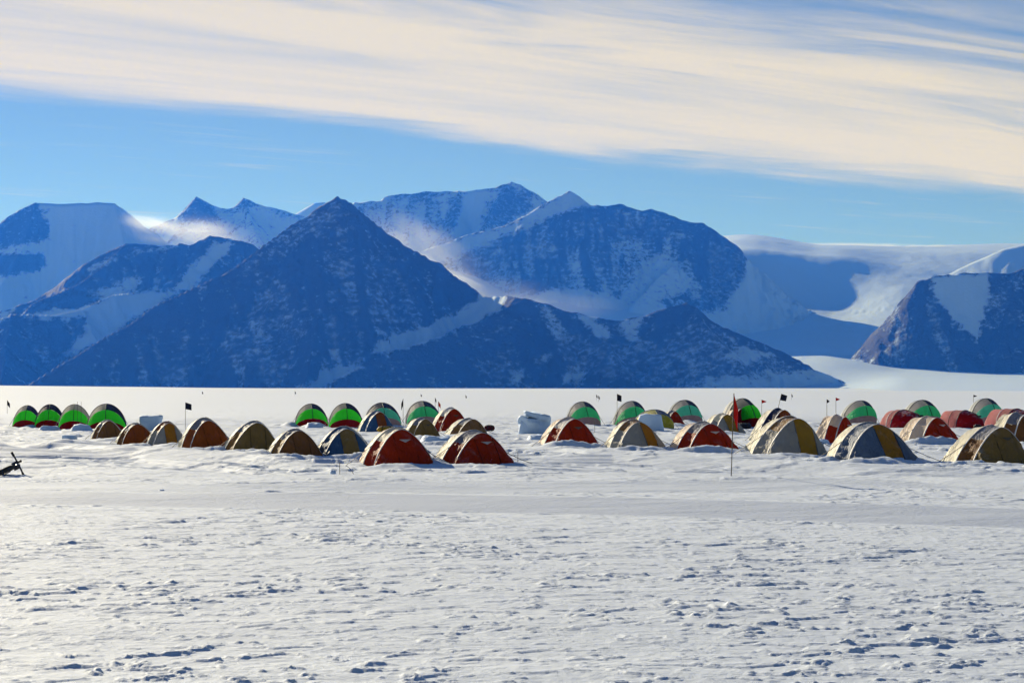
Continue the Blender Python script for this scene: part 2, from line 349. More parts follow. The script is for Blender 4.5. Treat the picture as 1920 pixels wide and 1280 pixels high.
massif('broad dark mountain right of centre with a snowy left arm', [
    (0.95, L(12500, (760, 480), (850, 450), (880, 438), (940, 425), (975, 408), (1000, 392), (1030, 374), (1050, 365), (1070, 357), (1090, 370), (1110, 383), (1130, 385), (1165, 382), (1195, 393),
       (1205, 395), (1220, 391), (1250, 400), (1290, 415), (1320, 418), (1345, 437), (1378, 458), (1372, 500, 12300), (1340, 555, 12050), (1310, 592, 11850))),
    (0.95, L(12500, (1165, 382), (1110, 450, 12250), (1040, 530, 11850), (985, 570, 11600))),
    (0.95, L(12500, (1290, 415), (1265, 490, 12150), (1200, 560, 11700)))],
    (740, 1600), (11000, 13600), 500, 190, 0.33, [
    ([(760, 480), (855, 448), (940, 427), (1000, 395), (1070, 358), (1112, 384), (1040, 402), (960, 437), (900, 462), (800, 500)], 0.8),
    ([(1165, 565), (1208, 490), (1240, 474), (1272, 500), (1302, 540), (1240, 562), (1250, 592), (1178, 584)], 0.72),
    ([(840, 600), (900, 572), (950, 556), (1060, 542), (1150, 556), (1200, 578), (1300, 588), (1340, 600), (1310, 660), (840, 660)], 0.82),
    ([(1150, 430), (1250, 410), (1260, 440), (1180, 450)], 0.40), ([(1330, 470), (1390, 465), (1400, 520), (1370, 590), (1290, 590), (1330, 530)], 0.42),
    ([(1402, 470), (1610, 600), (1610, 700), (1240, 700), (1290, 603), (1362, 578), (1398, 520)], 0.95)], seed=61)

massif('dark rounded mountain at the right edge with a snow bowl', [
    (2.2, L(10000, (1560, 735, 9900), (1610, 665), (1640, 620), (1680, 570), (1720, 527))),
    (1.15, L(10000, (1720, 527), (1745, 517), (1800, 512), (1850, 508), (1890, 513), (1905, 508), (1920, 503), (1990, 490), (2150, 470))),
    (1.0, L(10000, (1905, 508), (1885, 600, 9760), (1860, 715, 9450)))],
    (1540, 2160), (9200, 10900), 300, 130, 0.24, [
    ([(1745, 520), (1852, 512), (1856, 560), (1842, 600), (1832, 642), (1800, 612), (1762, 565)], 0.88),
    ([(1850, 560), (1890, 520), (1895, 560), (1860, 620), (1840, 620)], 0.45), ([(1890, 512), (1930, 503), (1930, 540), (1900, 545)], 0.4)], seed=71, ribs=0.6)

massif('smooth snow shoulder behind the right-hand mountain', [
    (0.6, L(12800, (1740, 530), (1780, 512), (1810, 497), (1850, 480), (1880, 466), (1920, 457), (2000, 440), (2200, 420)))],
    (1720, 2210), (11600, 14400), 140, 90, 0.95, [], seed=77, ribs=0.25, rough=0.5)

# the glacier pouring down from the ice plateau on the right, and the snow basin behind the low ridge
gD = np.array([3600, 7000, 8500, 9500, 10500, 11500, 12500, 13500, 14500, 15500, 18000.0])
gP = np.array([700, 850, 1000, 1200, 1400, 1550, 1700, 1920, 2200.0])
gT = np.array([
    [745, 745, 745, 745, 745, 742, 736, 735, 735], [744, 744, 744, 744, 744, 738, 716, 714, 714], [744, 744, 744, 744, 738, 722, 707, 708, 708],
    [600, 590, 640, 650, 690, 682, 695, 700, 700], [560, 555, 605, 622, 668, 658, 668, 680, 680], [535, 535, 575, 592, 640, 628, 612, 620, 620],
    [510, 500, 540, 555, 592, 582, 548, 555, 555], [490, 480, 505, 520, 470, 482, 500, 508, 508], [480, 470, 480, 485, 448, 463, 472, 472, 470],
    [470, 465, 470, 470, 441, 459, 463, 461, 458], [465, 460, 460, 460, 440, 458, 461, 456, 450.0]])
def cosint(xs, x):
    i = np.clip(np.searchsorted(xs, x) - 1, 0, len(xs) - 2); t = np.clip((x - xs[i]) / (xs[i + 1] - xs[i]), 0, 1); return i, t
def glacier():
    D = np.linspace(3600, 18000, 380)[:, None]; P = np.linspace(700, 2200, 420)[None, :]
    D, P = np.broadcast_arrays(D, P)
    i, t = cosint(gD, D); j, s = cosint(gP, P); s = s * s * (3 - 2 * s)
    row = gT[i, j] * (1 - t) * (1 - s) + gT[i + 1, j] * t * (1 - s) + gT[i, j + 1] * (1 - t) * s + gT[i + 1, j + 1] * t * s
    k = np.ones(9) / 9.0                                           # round the break lines along the flow
    row = np.apply_along_axis(lambda c: np.convolve(np.pad(c, 4, mode='edge'), k, 'valid'), 0, row)
    a, b, c = ray(P, row); X = a / b * D; Z = CH + c / b * D
    up = sstep(8800, 10500, D)
    Z = Z + up * (9 * fbm(X / 420 + D / 1500, D / 900, 201, 4) + 3 * fbm(X / 90, D / 160, 205, 4))
    Z = Z + up * sstep(1520, 1640, P) * 10 * (ridged((X * 0.8 + D * 0.55) / 420, (X * 0.55 - D * 0.8) / 1500, 207, 3) - 0.7)   # folds along the flow
    ice = up * sstep(0.12, 0.4, fbm(X / 500 + D / 1400, D / 900, 211, 3)) * sstep(1560, 1640, P) * sstep(14300, 12500, D)
    Z = Z - ice * 34 * np.abs(fbm(X / 70, D / 55, 219, 3))                # icefall steps
    Z = Z + (1 - up) * (1.2 * fbm(X / 300, D / 900, 223, 3))
    me = gridmesh('glacier', np.stack([X, D, Z], -1))
    snow_attr(me, X.astype(np.float32), D.astype(np.float32), Z.astype(np.float32), 1.1, [], 88)
    link('glacier', me, M_MTN, kind='structure', label='snow glacier pouring from the ice plateau on the right')
glacier()

# ------------------------------------------------------------------ air: thin blue haze, and snow blown off the saddles
def box_mesh(name, x0, x1, y0, y1, z0, z1):
    V = [(x, y, z) for z in (z0, z1) for y in (y0, y1) for x in (x0, x1)]
    return mesh(name, V, [(0, 2, 3, 1), (4, 5, 7, 6), (0, 1, 5, 4), (2, 6, 7, 3), (0, 4, 6, 2), (1, 3, 7, 5)], False)
def haze_mat():
    m, t = newmat('air_haze'); o = nd(t, 'ShaderNodeOutputMaterial'); v = nd(t, 'ShaderNodeVolumePrincipled')
    v.inputs['Color'].default_value = (0.02, 0.17, 1.0, 1); v.inputs['Absorption Color'].default_value = (1, 1, 1, 1)
    v.inputs['Density'].default_value = 4.8e-5; v.inputs['Anisotropy'].default_value = 0.3
    t.links.new(v.outputs[0], o.inputs['Volume']); return m
link('haze', box_mesh('haze', -26000, 26000, -9000, 21000, -60, 1760), haze_mat(), kind='stuff', label='thin blue haze in the air over the whole plain')

def drift(label, px, py, D, rx, ry, rz, dens, tilt, seed):
    """a veil of blown snow: lumpy closed shell holding an uneven scatter volume"""
    c = Vector(at(px, py, D)); bm = bmesh.new(); bmesh.ops.create_icosphere(bm, subdivisions=3, radius=1.0, matrix=Matrix.Diagonal((rx, ry, rz, 1)))
    bmesh.ops.recalc_face_normals(bm, faces=bm.faces); me = bpy.data.meshes.new('blowing_snow'); bm.to_mesh(me); bm.free()
    m, t = newmat('blown_snow_veil'); o = nd(t, 'ShaderNodeOutputMaterial'); v = nd(t, 'ShaderNodeVolumePrincipled')
    v.inputs['Color'].default_value = (0.90, 0.94, 1.0, 1); v.inputs['Anisotropy'].default_value = 0.45
    tcn = nd(t, 'ShaderNodeTexCoord'); mp = nd(t, 'ShaderNodeMapping'); mp.inputs['Scale'].default_value = (1 / rx, 1 / ry, 1 / rz)
    t.links.new(tcn.outputs['Object'], mp.inputs[0])
    ln = nd(t, 'ShaderNodeVectorMath', operation='LENGTH'); t.links.new(mp.outputs[0], ln.inputs[0])
    fall = smooth(t, ln.outputs['Value'], 0.98, 0.1)
    mp2 = nd(t, 'ShaderNodeMapping'); mp2.inputs['Scale'].default_value = (1 / 330, 1 / 330, 1 / 95); mp2.inputs['Location'].default_value = (seed, 0, 0)
    t.links.new(tcn.outputs['Object'], mp2.inputs[0])
    nz = nd(t, 'ShaderNodeTexNoise', i_Scale=1.0, i_Detail=6.0, i_Roughness=0.65, i_Distortion=0.5); t.links.new(mp2.outputs[0], nz.inputs['Vector'])
    dn = mathn(t, 'MULTIPLY', mathn(t, 'MULTIPLY', fall, fall), smooth(t, nz.outputs['Fac'], 0.36, 0.66, 0.05, 1.0))
    t.links.new(mathn(t, 'MULTIPLY', dn, dens), v.inputs['Density']); t.links.new(v.outputs[0], o.inputs['Volume'])
    m.cycles.volume_step_rate = 1.0
    ob = link('blowing_snow', me, m, kind='stuff', label=label); ob.location = c; ob.rotation_euler = (0, math.radians(tilt), 0)
drift('pale veil of snow blowing off the left saddle below the twin peaks', 365, 440, 13000, 640, 420, 190, 0.0027, 8, 3.0)
drift('bright plume of blown snow at the left saddle lip', 285, 425, 13300, 300, 300, 110, 0.0042, 16, 9.0)
drift('veil of blown snow behind the right shoulder of the pyramid', 815, 490, 10900, 640, 420, 240, 0.0027, 34, 5.0)
drift('faint low drift of snow over the basin behind the low ridge', 980, 560, 10500, 700, 450, 140, 0.0010, 6, 7.0)
drift('thin bright snow drift along the rim of the ice plateau', 1640, 461, 15600, 1300, 260, 34, 0.006, 0.6, 4.0)
# ------------------------------------------------------------------ snow plain: one sheet, finest where the photo shows it closest
def band(px0, pts, x, y, w, soft):
    """track running across the view: pts = (photo column, photo row) on flat ground; returns signed offset across it and its mask"""
    G = [on_ground(*p) for p in pts]; xs = np.array([g[0] for g in G]); ys = np.array([g[1] for g in G])
    yc = np.interp(x, xs, ys); off = y - yc; return off, sstep(w + soft, w, np.abs(off))
BERMS = []      # (x, y, rx, ry, height, angle) filled in from the camp plan below
def berm_px(px, py, wpx, depth, h, ang=0.0):
    g = on_ground(px, py); BERMS.append((g[0], g[1], wpx / FPX * g[1] / 2, depth, h, ang))
def ground_height(x, y):
    r = np.sqrt(x * x + y * y) + 1e-6
    px = 960 + x / np.maximum(y, 1.0) * FPX
    crest_row = np.interp(px, [-600, 0, 500, 1000, 1600, 1920, 2500], [716, 722.3, 728, 732, 733.6, 735, 736])
    zc = CH - (crest_row - HY) / FPX * 800
    front = sstep(0, 60, y)
    z = zc * sstep(190, 800, r) * front - (9 + zc) * sstep(830, 1500, r) * front
    near = sstep(260, 90, r)
    # broad swells and wind crust
    z = z + 0.05 * fbm(x / 9, y / 14, 301, 3) * sstep(600, 100, r) + 0.35 * fbm(x / 60, y / 120, 303, 2) * sstep(60, 200, r) * sstep(1200, 300, r)
    fg = sstep(300, 60, r)
    smoothed = np.zeros_like(x); track = np.zeros_like(x)
    # packed vehicle track crossing the foreground, tipped slightly toward the viewer
    off, m = band(0, [(-700, 917), (0, 928), (300, 933), (600, 938), (1000, 944), (1300, 951), (1600, 961), (1920, 971), (2600, 992)], x, y, 1.5, 0.35)
    z = z + 0.10 * np.clip(off / 1.5, -1, 1) * sstep(5.0, 1.6, np.abs(off)); smoothed = np.maximum(smoothed, m); track = np.maximum(track, m * 0.9)
    off, m = band(0, [(-700, 902), (0, 914), (300, 918), (600, 915), (900, 912), (1200, 911)], x, y, 0.8, 0.4)
    k = sstep(15.0, 9.0, x); z = z + k * 0.09 * np.clip(off / 1.2, -1, 1) * sstep(4.0, 1.3, np.abs(off)); smoothed = np.maximum(smoothed, m * 0.8 * k)
    # groomed lanes by the tents, lying back toward the sun
    for pts, w, lift, tr in (([(-700, 880), (0, 870), (150, 868), (300, 880), (500, 890), (700, 893), (900, 891)], 3.0, -0.10, 0.0),
                             ([(1000, 884), (1200, 886), (1400, 892), (1600, 903), (1920, 921), (2500, 950)], 3.2, -0.10, 0.0),
                             ([(-500, 846), (0, 850), (250, 851), (450, 862), (640, 880)], 1.2, 0.17, 0.3),
                             ([(960, 862), (1150, 861), (1400, 872), (1600, 882), (2000, 895)], 1.2, 0.16, 0.25),
                             ([(950, 838), (1100, 850), (1300, 858), (1500, 868)], 1.0, 0.13, 0.2),
                             ([(100, 862), (250, 858), (420, 872), (600, 893)], 0.9, 0.12, 0.2), ([(-300, 836), (0, 836), (120, 842), (300, 856)], 0.8, 0.12, 0.1),
                             ([(1500, 885), (1700, 893), (1920, 905), (2300, 925)], 0.9, 0.11, 0.15)):
        off, m = band(0, pts, x, y, w, 0.8)
        xs0, xs1 = on_ground(*pts[0])[0], on_ground(*pts[-1])[0]; k = sstep(xs0, xs0 + 3, x) * sstep(xs1, xs1 - 4, x)
        z = z + k * lift * np.clip(off / w, -1, 1) * sstep(w + 5, w, np.abs(off)); smoothed = np.maximum(smoothed, m * k * 0.8); track = np.maximum(track, m * k * tr)
        z = z + k * m * 0.02 * np.sin(off * 7.0) * sstep(140, 50, r)
    calm = 1 - 0.85 * smoothed
    # sastrugi: low plates with crisp lips, clustered in patches
    ca, sa = math.cos(0.16), math.sin(0.16); u = x * ca + y * sa; v = -x * sa + y * ca
    wu = u + 0.25 * perlin(u / 0.7, v / 0.7, 311); wv = v + 0.2 * perlin(u / 0.6, v / 0.6, 313)
    patch = 0.5 + 0.5 * sstep(-0.15, 0.30, fbm(u / 5.5, v / 4.0, 317, 3))
    a = fbm(wu / 0.62, wv / 0.40, 321, 4, 0.6); b = fbm(wu / 0.26, wv / 0.20, 331, 3, 0.6); c = fbm(wu / 1.7, wv / 1.0, 341, 5, 0.58)
    lips = 0.017 * sstep(0.19, 0.24, a) + 0.012 * sstep(0.20, 0.26, b) * sstep(-0.1, 0.15, a) + 0.022 * sstep(0.27, 0.31, c)
    z = z + fg * calm * patch * (lips + 0.014 * a + 0.008 * b)
    z = z + fg * calm * 0.006 * fbm(x / 0.16, y / 0.16, 351, 2)
    # trampled, drifted snow through the camp
    camp = sstep(55, 66, y) * sstep(170, 125, y)
    z = z + sstep(56, 64, y) * sstep(300, 120, y) * (0.06 * fbm(x / 9.0, y / 1.8, 363, 4) + 0.055 * sstep(0.16, 0.21, fbm(x / 5.5, y / 1.4, 365, 4, 0.55)))
    z = z + camp * (1 - 0.7 * smoothed) * (0.08 * fbm(x / 4.5, y / 3.6, 361, 4) + 0.085 * sstep(0.22, 0.28, fbm(x / 2.8, y / 1.9, 367, 4, 0.6)) * sstep(-0.1, 0.25, fbm(x / 11, y / 9, 369, 2)))
    z = z + near * 0.0
    for bx, by, rx, ry, h, ang in BERMS:
        k = (np.abs(x - bx) < 2.6 * max(rx, ry)) & (np.abs(y - by) < 2.6 * max(rx, ry))
        if not k.any(): continue
        ddx, ddy = x[k] - bx, y[k] - by; c_, s_ = math.cos(ang), math.sin(ang)
        e = ((ddx * c_ + ddy * s_) / rx) ** 2 + ((-ddx * s_ + ddy * c_) / ry) ** 2
        g = np.exp(-e ** 1.5 * 1.1) * (1 + 0.6 * fbm(x[k] / 0.7, y[k] / 0.9, 373, 4)); z[k] = z[k] + h * g
    return z, track

def build_ground():
    half = math.radians(17.6)
    ang = np.concatenate([np.linspace(-math.pi, -half - 0.25, 26)[:-1], np.linspace(-half - 0.25, -half, 16)[:-1], np.linspace(-half, half, 580),
                          np.linspace(half, half + 0.25, 16)[1:], np.linspace(half + 0.25, math.pi, 26)[1:]])
    rad = np.concatenate([[0.3, 2, 5, 8, 11, 13.5], np.geomspace(15.2, 62, 930), np.geomspace(62, 165, 400)[1:], np.geomspace(165, 1500, 150)[1:], np.geomspace(1500, 24000, 30)[1:]])
    A, R = np.meshgrid(ang, rad); X = np.clip(R * np.sin(A), -25500, 25500).astype(np.float32); Y = np.clip(R * np.cos(A), -8800, 20500).astype(np.float32)
    Z, tr = ground_height(X, Y)
    me = gridmesh('snow_plain', np.stack([X, Y, Z], -1))
    a = me.attributes.new('track', 'FLOAT', 'POINT'); a.data.foreach_set('value', tr.astype(np.float32).reshape(-1))
    link('snow_plain', me, M_SNOW, kind='structure', label='wind-packed snow plain with vehicle tracks')
# ------------------------------------------------------------------ camp: fabrics
_fab = {}
def fabric(rgb, trans=0.22, rough=0.55, gloss=0.10):
    key = (tuple(rgb), trans, rough)
    if key in _fab: return _fab[key]
    m, t = newmat('tent_fabric'); o = nd(t, 'ShaderNodeOutputMaterial')
    b = nd(t, 'ShaderNodeBsdfPrincipled', i_Roughness=rough); b.inputs['Specular IOR Level'].default_value = gloss
    tr = nd(t, 'ShaderNodeBsdfTranslucent'); mxs = nd(t, 'ShaderNodeMixShader', i_0=trans)
    g = nd(t, 'ShaderNodeTexCoord'); n = nd(t, 'ShaderNodeTexNoise', i_Scale=2.2, i_Detail=5.0, i_Roughness=0.6); t.links.new(g.outputs['Object'], n.inputs['Vector'])
    mpw = nd(t, 'ShaderNodeMapping'); mpw.inputs['Scale'].default_value = (9.0, 9.0, 2.6); t.links.new(g.outputs['Object'], mpw.inputs[0])
    w = nd(t, 'ShaderNodeTexNoise', i_Scale=1.0, i_Detail=4.0, i_Distortion=0.6); t.links.new(mpw.outputs[0], w.inputs['Vector'])
    c = nd(t, 'ShaderNodeMix', data_type='RGBA'); t.links.new(n.outputs['Fac'], c.inputs['Factor'])
    c.inputs['A'].default_value = tuple(v * 0.78 for v in rgb) + (1,); c.inputs['B'].default_value = tuple(min(1, v * 1.18) for v in rgb) + (1,)
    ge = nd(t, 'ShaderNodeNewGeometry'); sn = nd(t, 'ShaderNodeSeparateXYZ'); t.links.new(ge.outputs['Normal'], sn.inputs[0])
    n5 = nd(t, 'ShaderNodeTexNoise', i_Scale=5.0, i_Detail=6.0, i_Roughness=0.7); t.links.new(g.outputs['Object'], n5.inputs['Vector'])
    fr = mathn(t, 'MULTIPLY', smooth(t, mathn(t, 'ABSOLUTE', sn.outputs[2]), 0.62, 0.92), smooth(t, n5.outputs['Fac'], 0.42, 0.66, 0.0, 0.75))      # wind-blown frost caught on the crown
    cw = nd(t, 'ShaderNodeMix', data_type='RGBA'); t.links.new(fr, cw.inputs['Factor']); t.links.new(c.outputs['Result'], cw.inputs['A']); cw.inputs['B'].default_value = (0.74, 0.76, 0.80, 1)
    t.links.new(cw.outputs['Result'], b.inputs['Base Color']); t.links.new(c.outputs['Result'], tr.inputs['Color'])
    bp = nd(t, 'ShaderNodeBump', i_Strength=0.8, i_Distance=0.08); t.links.new(w.outputs['Fac'], bp.inputs['Height'])
    t.links.new(bp.outputs[0], b.inputs['Normal']); t.links.new(bp.outputs[0], tr.inputs['Normal'])
    t.links.new(b.outputs[0], mxs.inputs[1]); t.links.new(tr.outputs[0], mxs.inputs[2]); t.links.new(mxs.outputs[0], o.inputs[0])
    _fab[key] = m; return m
def plain(name, rgb, rough=0.6, metal=0.0):
    m, t = newmat(name); o = nd(t, 'ShaderNodeOutputMaterial'); b = nd(t, 'ShaderNodeBsdfPrincipled', i_Roughness=rough, i_Metallic=metal)
    g = nd(t, 'ShaderNodeTexCoord'); n = nd(t, 'ShaderNodeTexNoise', i_Scale=6.0, i_Detail=4.0); t.links.new(g.outputs['Object'], n.inputs['Vector'])
    c = nd(t, 'ShaderNodeMix', data_type='RGBA'); t.links.new(n.outputs['Fac'], c.inputs['Factor'])
    c.inputs['A'].default_value = tuple(v * 0.75 for v in rgb) + (1,); c.inputs['B'].default_value = tuple(min(1, v * 1.2) for v in rgb) + (1,)
    t.links.new(c.outputs['Result'], b.inputs['Base Color']); t.links.new(b.outputs[0], o.inputs[0]); return m
RED, RUST, BROWN, TAN, OLIVE = (0.38, 0.030, 0.007), (0.29, 0.075, 0.016), (0.22, 0.10, 0.035), (0.33, 0.175, 0.065), (0.25, 0.165, 0.058)
GREY, BLUE, NAVY, ORANGE, YELLOW = (0.34, 0.34, 0.34), (0.05, 0.12, 0.25), (0.018, 0.025, 0.085), (0.42, 0.18, 0.02), (0.60, 0.44, 0.03)
CREAM, PEACH, PALE, SLATE = (0.92, 0.83, 0.68), (0.92, 0.72, 0.58), (0.74, 0.72, 0.72), (0.22, 0.23, 0.30)  # cream and peach: frost plus sun glare on the fly, painted into its colour
GREEN, SEA, JADE, MAROON, MAUVE = (0.05, 0.86, 0.05), (0.10, 0.62, 0.46), (0.06, 0.68, 0.28), (0.20, 0.008, 0.012), (0.30, 0.22, 0.28)
M_POLE = plain('bamboo_cane', (0.07, 0.05, 0.035)); M_CORD = plain('guy_cord', (0.10, 0.09, 0.10)); M_ALU = plain('tent_pole_alloy', (0.30, 0.27, 0.25), 0.4, 0.6)
M_WHITE = plain('white_print', (0.55, 0.45, 0.42)); M_BLACK = plain('black_nylon', (0.012, 0.012, 0.016), 0.7); M_DARKPRINT = plain('dark_print', (0.10, 0.08, 0.05))

# ------------------------------------------------------------------ camp: tent shapes (unit size; the door end looks down -y)
def arch(w, h, y0, lean, point, n):
    """hoop from left foot to right foot; lean moves its crown in y; point 0 = round, 1 = gable-like"""
    th = np.linspace(0, math.pi, n); x = -np.cos(th) * w / 2; s = np.sin(th)
    z = h * ((1 - point) * s ** 0.92 + point * (1 - np.abs(np.cos(th)) ** 1.75))
    return np.stack([x, y0 + lean * z / h, z], -1)
def loft(A, B, nv, sag=0.0, axis_y=0.0):
    """sheet between two curves; sag pulls the middle toward the tent's inside"""
    t = np.linspace(0, 1, nv)[:, None, None]; P = A[None] * (1 - t) + B[None] * t
    k = sag * 4 * t * (1 - t); cen = np.array([0, axis_y, 0.15]); return P + (cen - P) * k
def wrinkle(P, amp, seed):
    f = P.reshape(-1, 3); q = fbm(f[:, 0] * 5 + f[:, 2] * 3, f[:, 1] * 5 - f[:, 2] * 2.2 + seed, 400 + seed, 3).reshape(P.shape[:2])
    R_, C_ = P.shape[:2]; vi, ui = np.meshgrid(np.linspace(0, 1, R_), np.arange(C_) / 40.0, indexing='ij')
    q = q + 0.55 * perlin(ui * 17 + seed, vi * 1.6 + seed * 0.7, 430 + seed) + 0.45 * perlin(ui * 9 + vi * 4, vi * 2.5 - ui * 3 + seed, 460 + seed)      # slack folds
    edge = np.ones(P.shape[:2]); edge[0] = edge[-1] = 0.25
    d = P - np.array([0, 0, 0.1]); d /= np.linalg.norm(d, axis=-1, keepdims=True) + 1e-6; return P + d * (q * edge * amp)[..., None]
def ribbon(C, w, lift, nrm_c=(0, 0, 0.0)):
    """flat raised band following curve C (pole sleeve), with thickness"""
    C = np.asarray(C); t = np.gradient(C, axis=0); t /= np.linalg.norm(t, axis=1, keepdims=True) + 1e-9
    o = C - np.array([nrm_c]); o[:, 2] *= 1.0; o -= t * (o * t).sum(1, keepdims=True); o /= np.linalg.norm(o, axis=1, keepdims=True) + 1e-9
    s = np.cross(t, o)
    return np.stack([C + s * w / 2 - o * lift * 0.5, C + s * w * 0.4 + o * lift, C - s * w * 0.4 + o * lift, C - s * w / 2 - o * lift * 0.5], 0)

def dome_shape(seed, door=(0.40, 0.62)):
    """five-pole dome: vestibule, front bay, rear bay, rear end -> {part: [grids]}"""
    N = 41; r = random.Random(seed); j = lambda a: r.uniform(-a, a)
    F = arch(0.86 + j(.02), 0.93 + j(.02), -0.30, 0.05, 0.75, N); Mh = arch(1.0, 1.0, 0.0, 0.02, 0.70, N); R = arch(0.9, 0.93, 0.36, -0.04, 0.6, N)
    u = np.linspace(-1, 1, N); fx = F[:, 0]
    F0 = np.stack([fx * 1.0, -0.30 - 0.33 * np.sqrt(np.clip(1 - (fx / 0.47) ** 2, 0, 1)), 0 * fx], -1); F0[:, 1] += 0.02
    B0 = np.stack([R[:, 0] * 0.95, 0.36 + 0.24 * np.sqrt(np.clip(1 - (R[:, 0] / 0.47) ** 2, 0, 1)), 0 * u], -1)
    a, b = int(door[0] * (N - 1)), int(door[1] * (N - 1)); q = 12; parts = []
    W = lambda P: wrinkle(P, 0.030, seed)
    vest = loft(F, F0, 12, -0.05, -0.3)
    parts.append(('vestibule_panel', 'front', W(vest[:, :a + 1]))); parts.append(('door', 'door', W(vest[:, a:b + 1]))); parts.append(('vestibule_panel', 'front', W(vest[:, b:])))
    bay = loft(F, Mh, 10, 0.035)
    parts += [('side_panel', 'side', W(bay[:, :q + 1])), ('roof_panel', 'roof', W(bay[:, q:N - q])), ('side_panel', 'side', W(bay[:, N - q - 1:]))]
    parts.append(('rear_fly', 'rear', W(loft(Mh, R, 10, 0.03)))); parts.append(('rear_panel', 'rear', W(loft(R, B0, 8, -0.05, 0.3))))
    parts.append(('pole_sleeve', 'sleeve', ribbon(F, 0.032, 0.006, (0, -0.3, 0)))); parts.append(('pole_sleeve', 'sleeve', ribbon(Mh, 0.022, 0.006)))
    for cc in (a, b): parts.append(('zip', 'zip', ribbon(vest[1:, cc], 0.012, 0.007, (0, 0.2, 0.2))))
    k = (a + b) // 2; p0 = vest[3, k]; p1 = vest[6, k]; ex = vest[4, min(k + 3, N - 1)] - vest[4, k - 3]; ex = ex / np.linalg.norm(ex); dn = (p1 - p0) / np.linalg.norm(p1 - p0)
    nrm = np.cross(ex, dn); nrm = nrm / np.linalg.norm(nrm); nrm = nrm if nrm[1] < 0 else -nrm
    logo = (p0 + (p1 - p0) * 0.1 + nrm * 0.030, ex, dn, nrm)
    guys = [(Mh[N // 4], Mh[N // 4] * np.array([2.0, 1, 0]) + np.array([0, 0.15, 0])), (Mh[3 * N // 4], Mh[3 * N // 4] * np.array([2.0, 1, 0]) + np.array([0, 0.10, 0])),
            (F[int(N * .8)], F[int(N * .8)] * np.array([1.9, 1, 0]) + np.array([0, -.3, 0]))]
    pole = Mh[int(N * .52):int(N * .98)] * np.array([1.06, 1, 1.02]) + np.array([0.01, 0.06, 0.0])
    return parts, logo, guys, pole

def clam_shape(seed, cuts=(38, 66), L=0.55):
    """half-barrel hut: fan-folded front of three gores pivoting at the feet, barrel behind"""
    N = 41; parts = []; W = lambda P: wrinkle(P, 0.016, seed)
    def hoop(deg, w, h):
        A = arch(w, h, 0, 0, 0.06, N); c, s = math.cos(math.radians(deg)), math.sin(math.radians(deg))
        return np.stack([A[:, 0], -A[:, 2] * s * 0.85, A[:, 2] * c], -1)
    h0, h1, h2, h3 = hoop(4, 1.0, 1.0), hoop(cuts[0], 0.985, 0.97), hoop(cuts[1], 0.97, 0.95), hoop(88, 0.93, 0.92)
    m = N // 2
    top = loft(h0, h1, 7, 0.0); parts += [('brow_panel', 'browl', W(top[:, :m + 1])), ('brow_panel', 'browr', W(top[:, m:]))]
    parts.append(('front_gore', 'front', W(loft(h1, h2, 9, -0.012)))); parts.append(('sod_skirt', 'skirt', W(loft(h2, h3, 8, -0.01))))
    Rr = arch(0.96, 0.94, L, 0, 0.06, N); B0 = np.stack([Rr[:, 0] * .97, L + 0.32 * np.sqrt(np.clip(1 - (Rr[:, 0] / 0.5) ** 2, 0, 1)), 0 * Rr[:, 0]], -1)
    Mid = arch(1.0, 0.98, L * .45, 0, .06, N)
    parts += [('barrel_panel', 'rear', W(loft(h0, Mid, 6, 0.015))), ('barrel_panel', 'rear', W(loft(Mid, Rr, 6, 0.015))), ('rear_panel', 'rear', W(loft(Rr, B0, 7, -0.04, L)))]
    parts.append(('pole_sleeve', 'sleeve', ribbon(h0, 0.026, 0.010))); parts.append(('pole_sleeve', 'sleeve2', ribbon(Mid, 0.022, 0.010)))
    c = np.stack([h0[m], h1[m], (h1[m] + h2[m]) / 2 * np.array([1, 1.02, 1.02]), h2[m]], 0); parts.append(('zip_flap', 'zip', ribbon(c, 0.018, 0.014, (0, 0.2, 0))))
    vent = h1[m] * 0.5 + h2[m] * 0.5
    guys = [(h0[N // 4], h0[N // 4] * np.array([1.9, 1, 0]) + np.array([0, .05, 0])), (h0[3 * N // 4], h0[3 * N // 4] * np.array([1.8, 1, 0]))]
    return parts, vent, guys, None

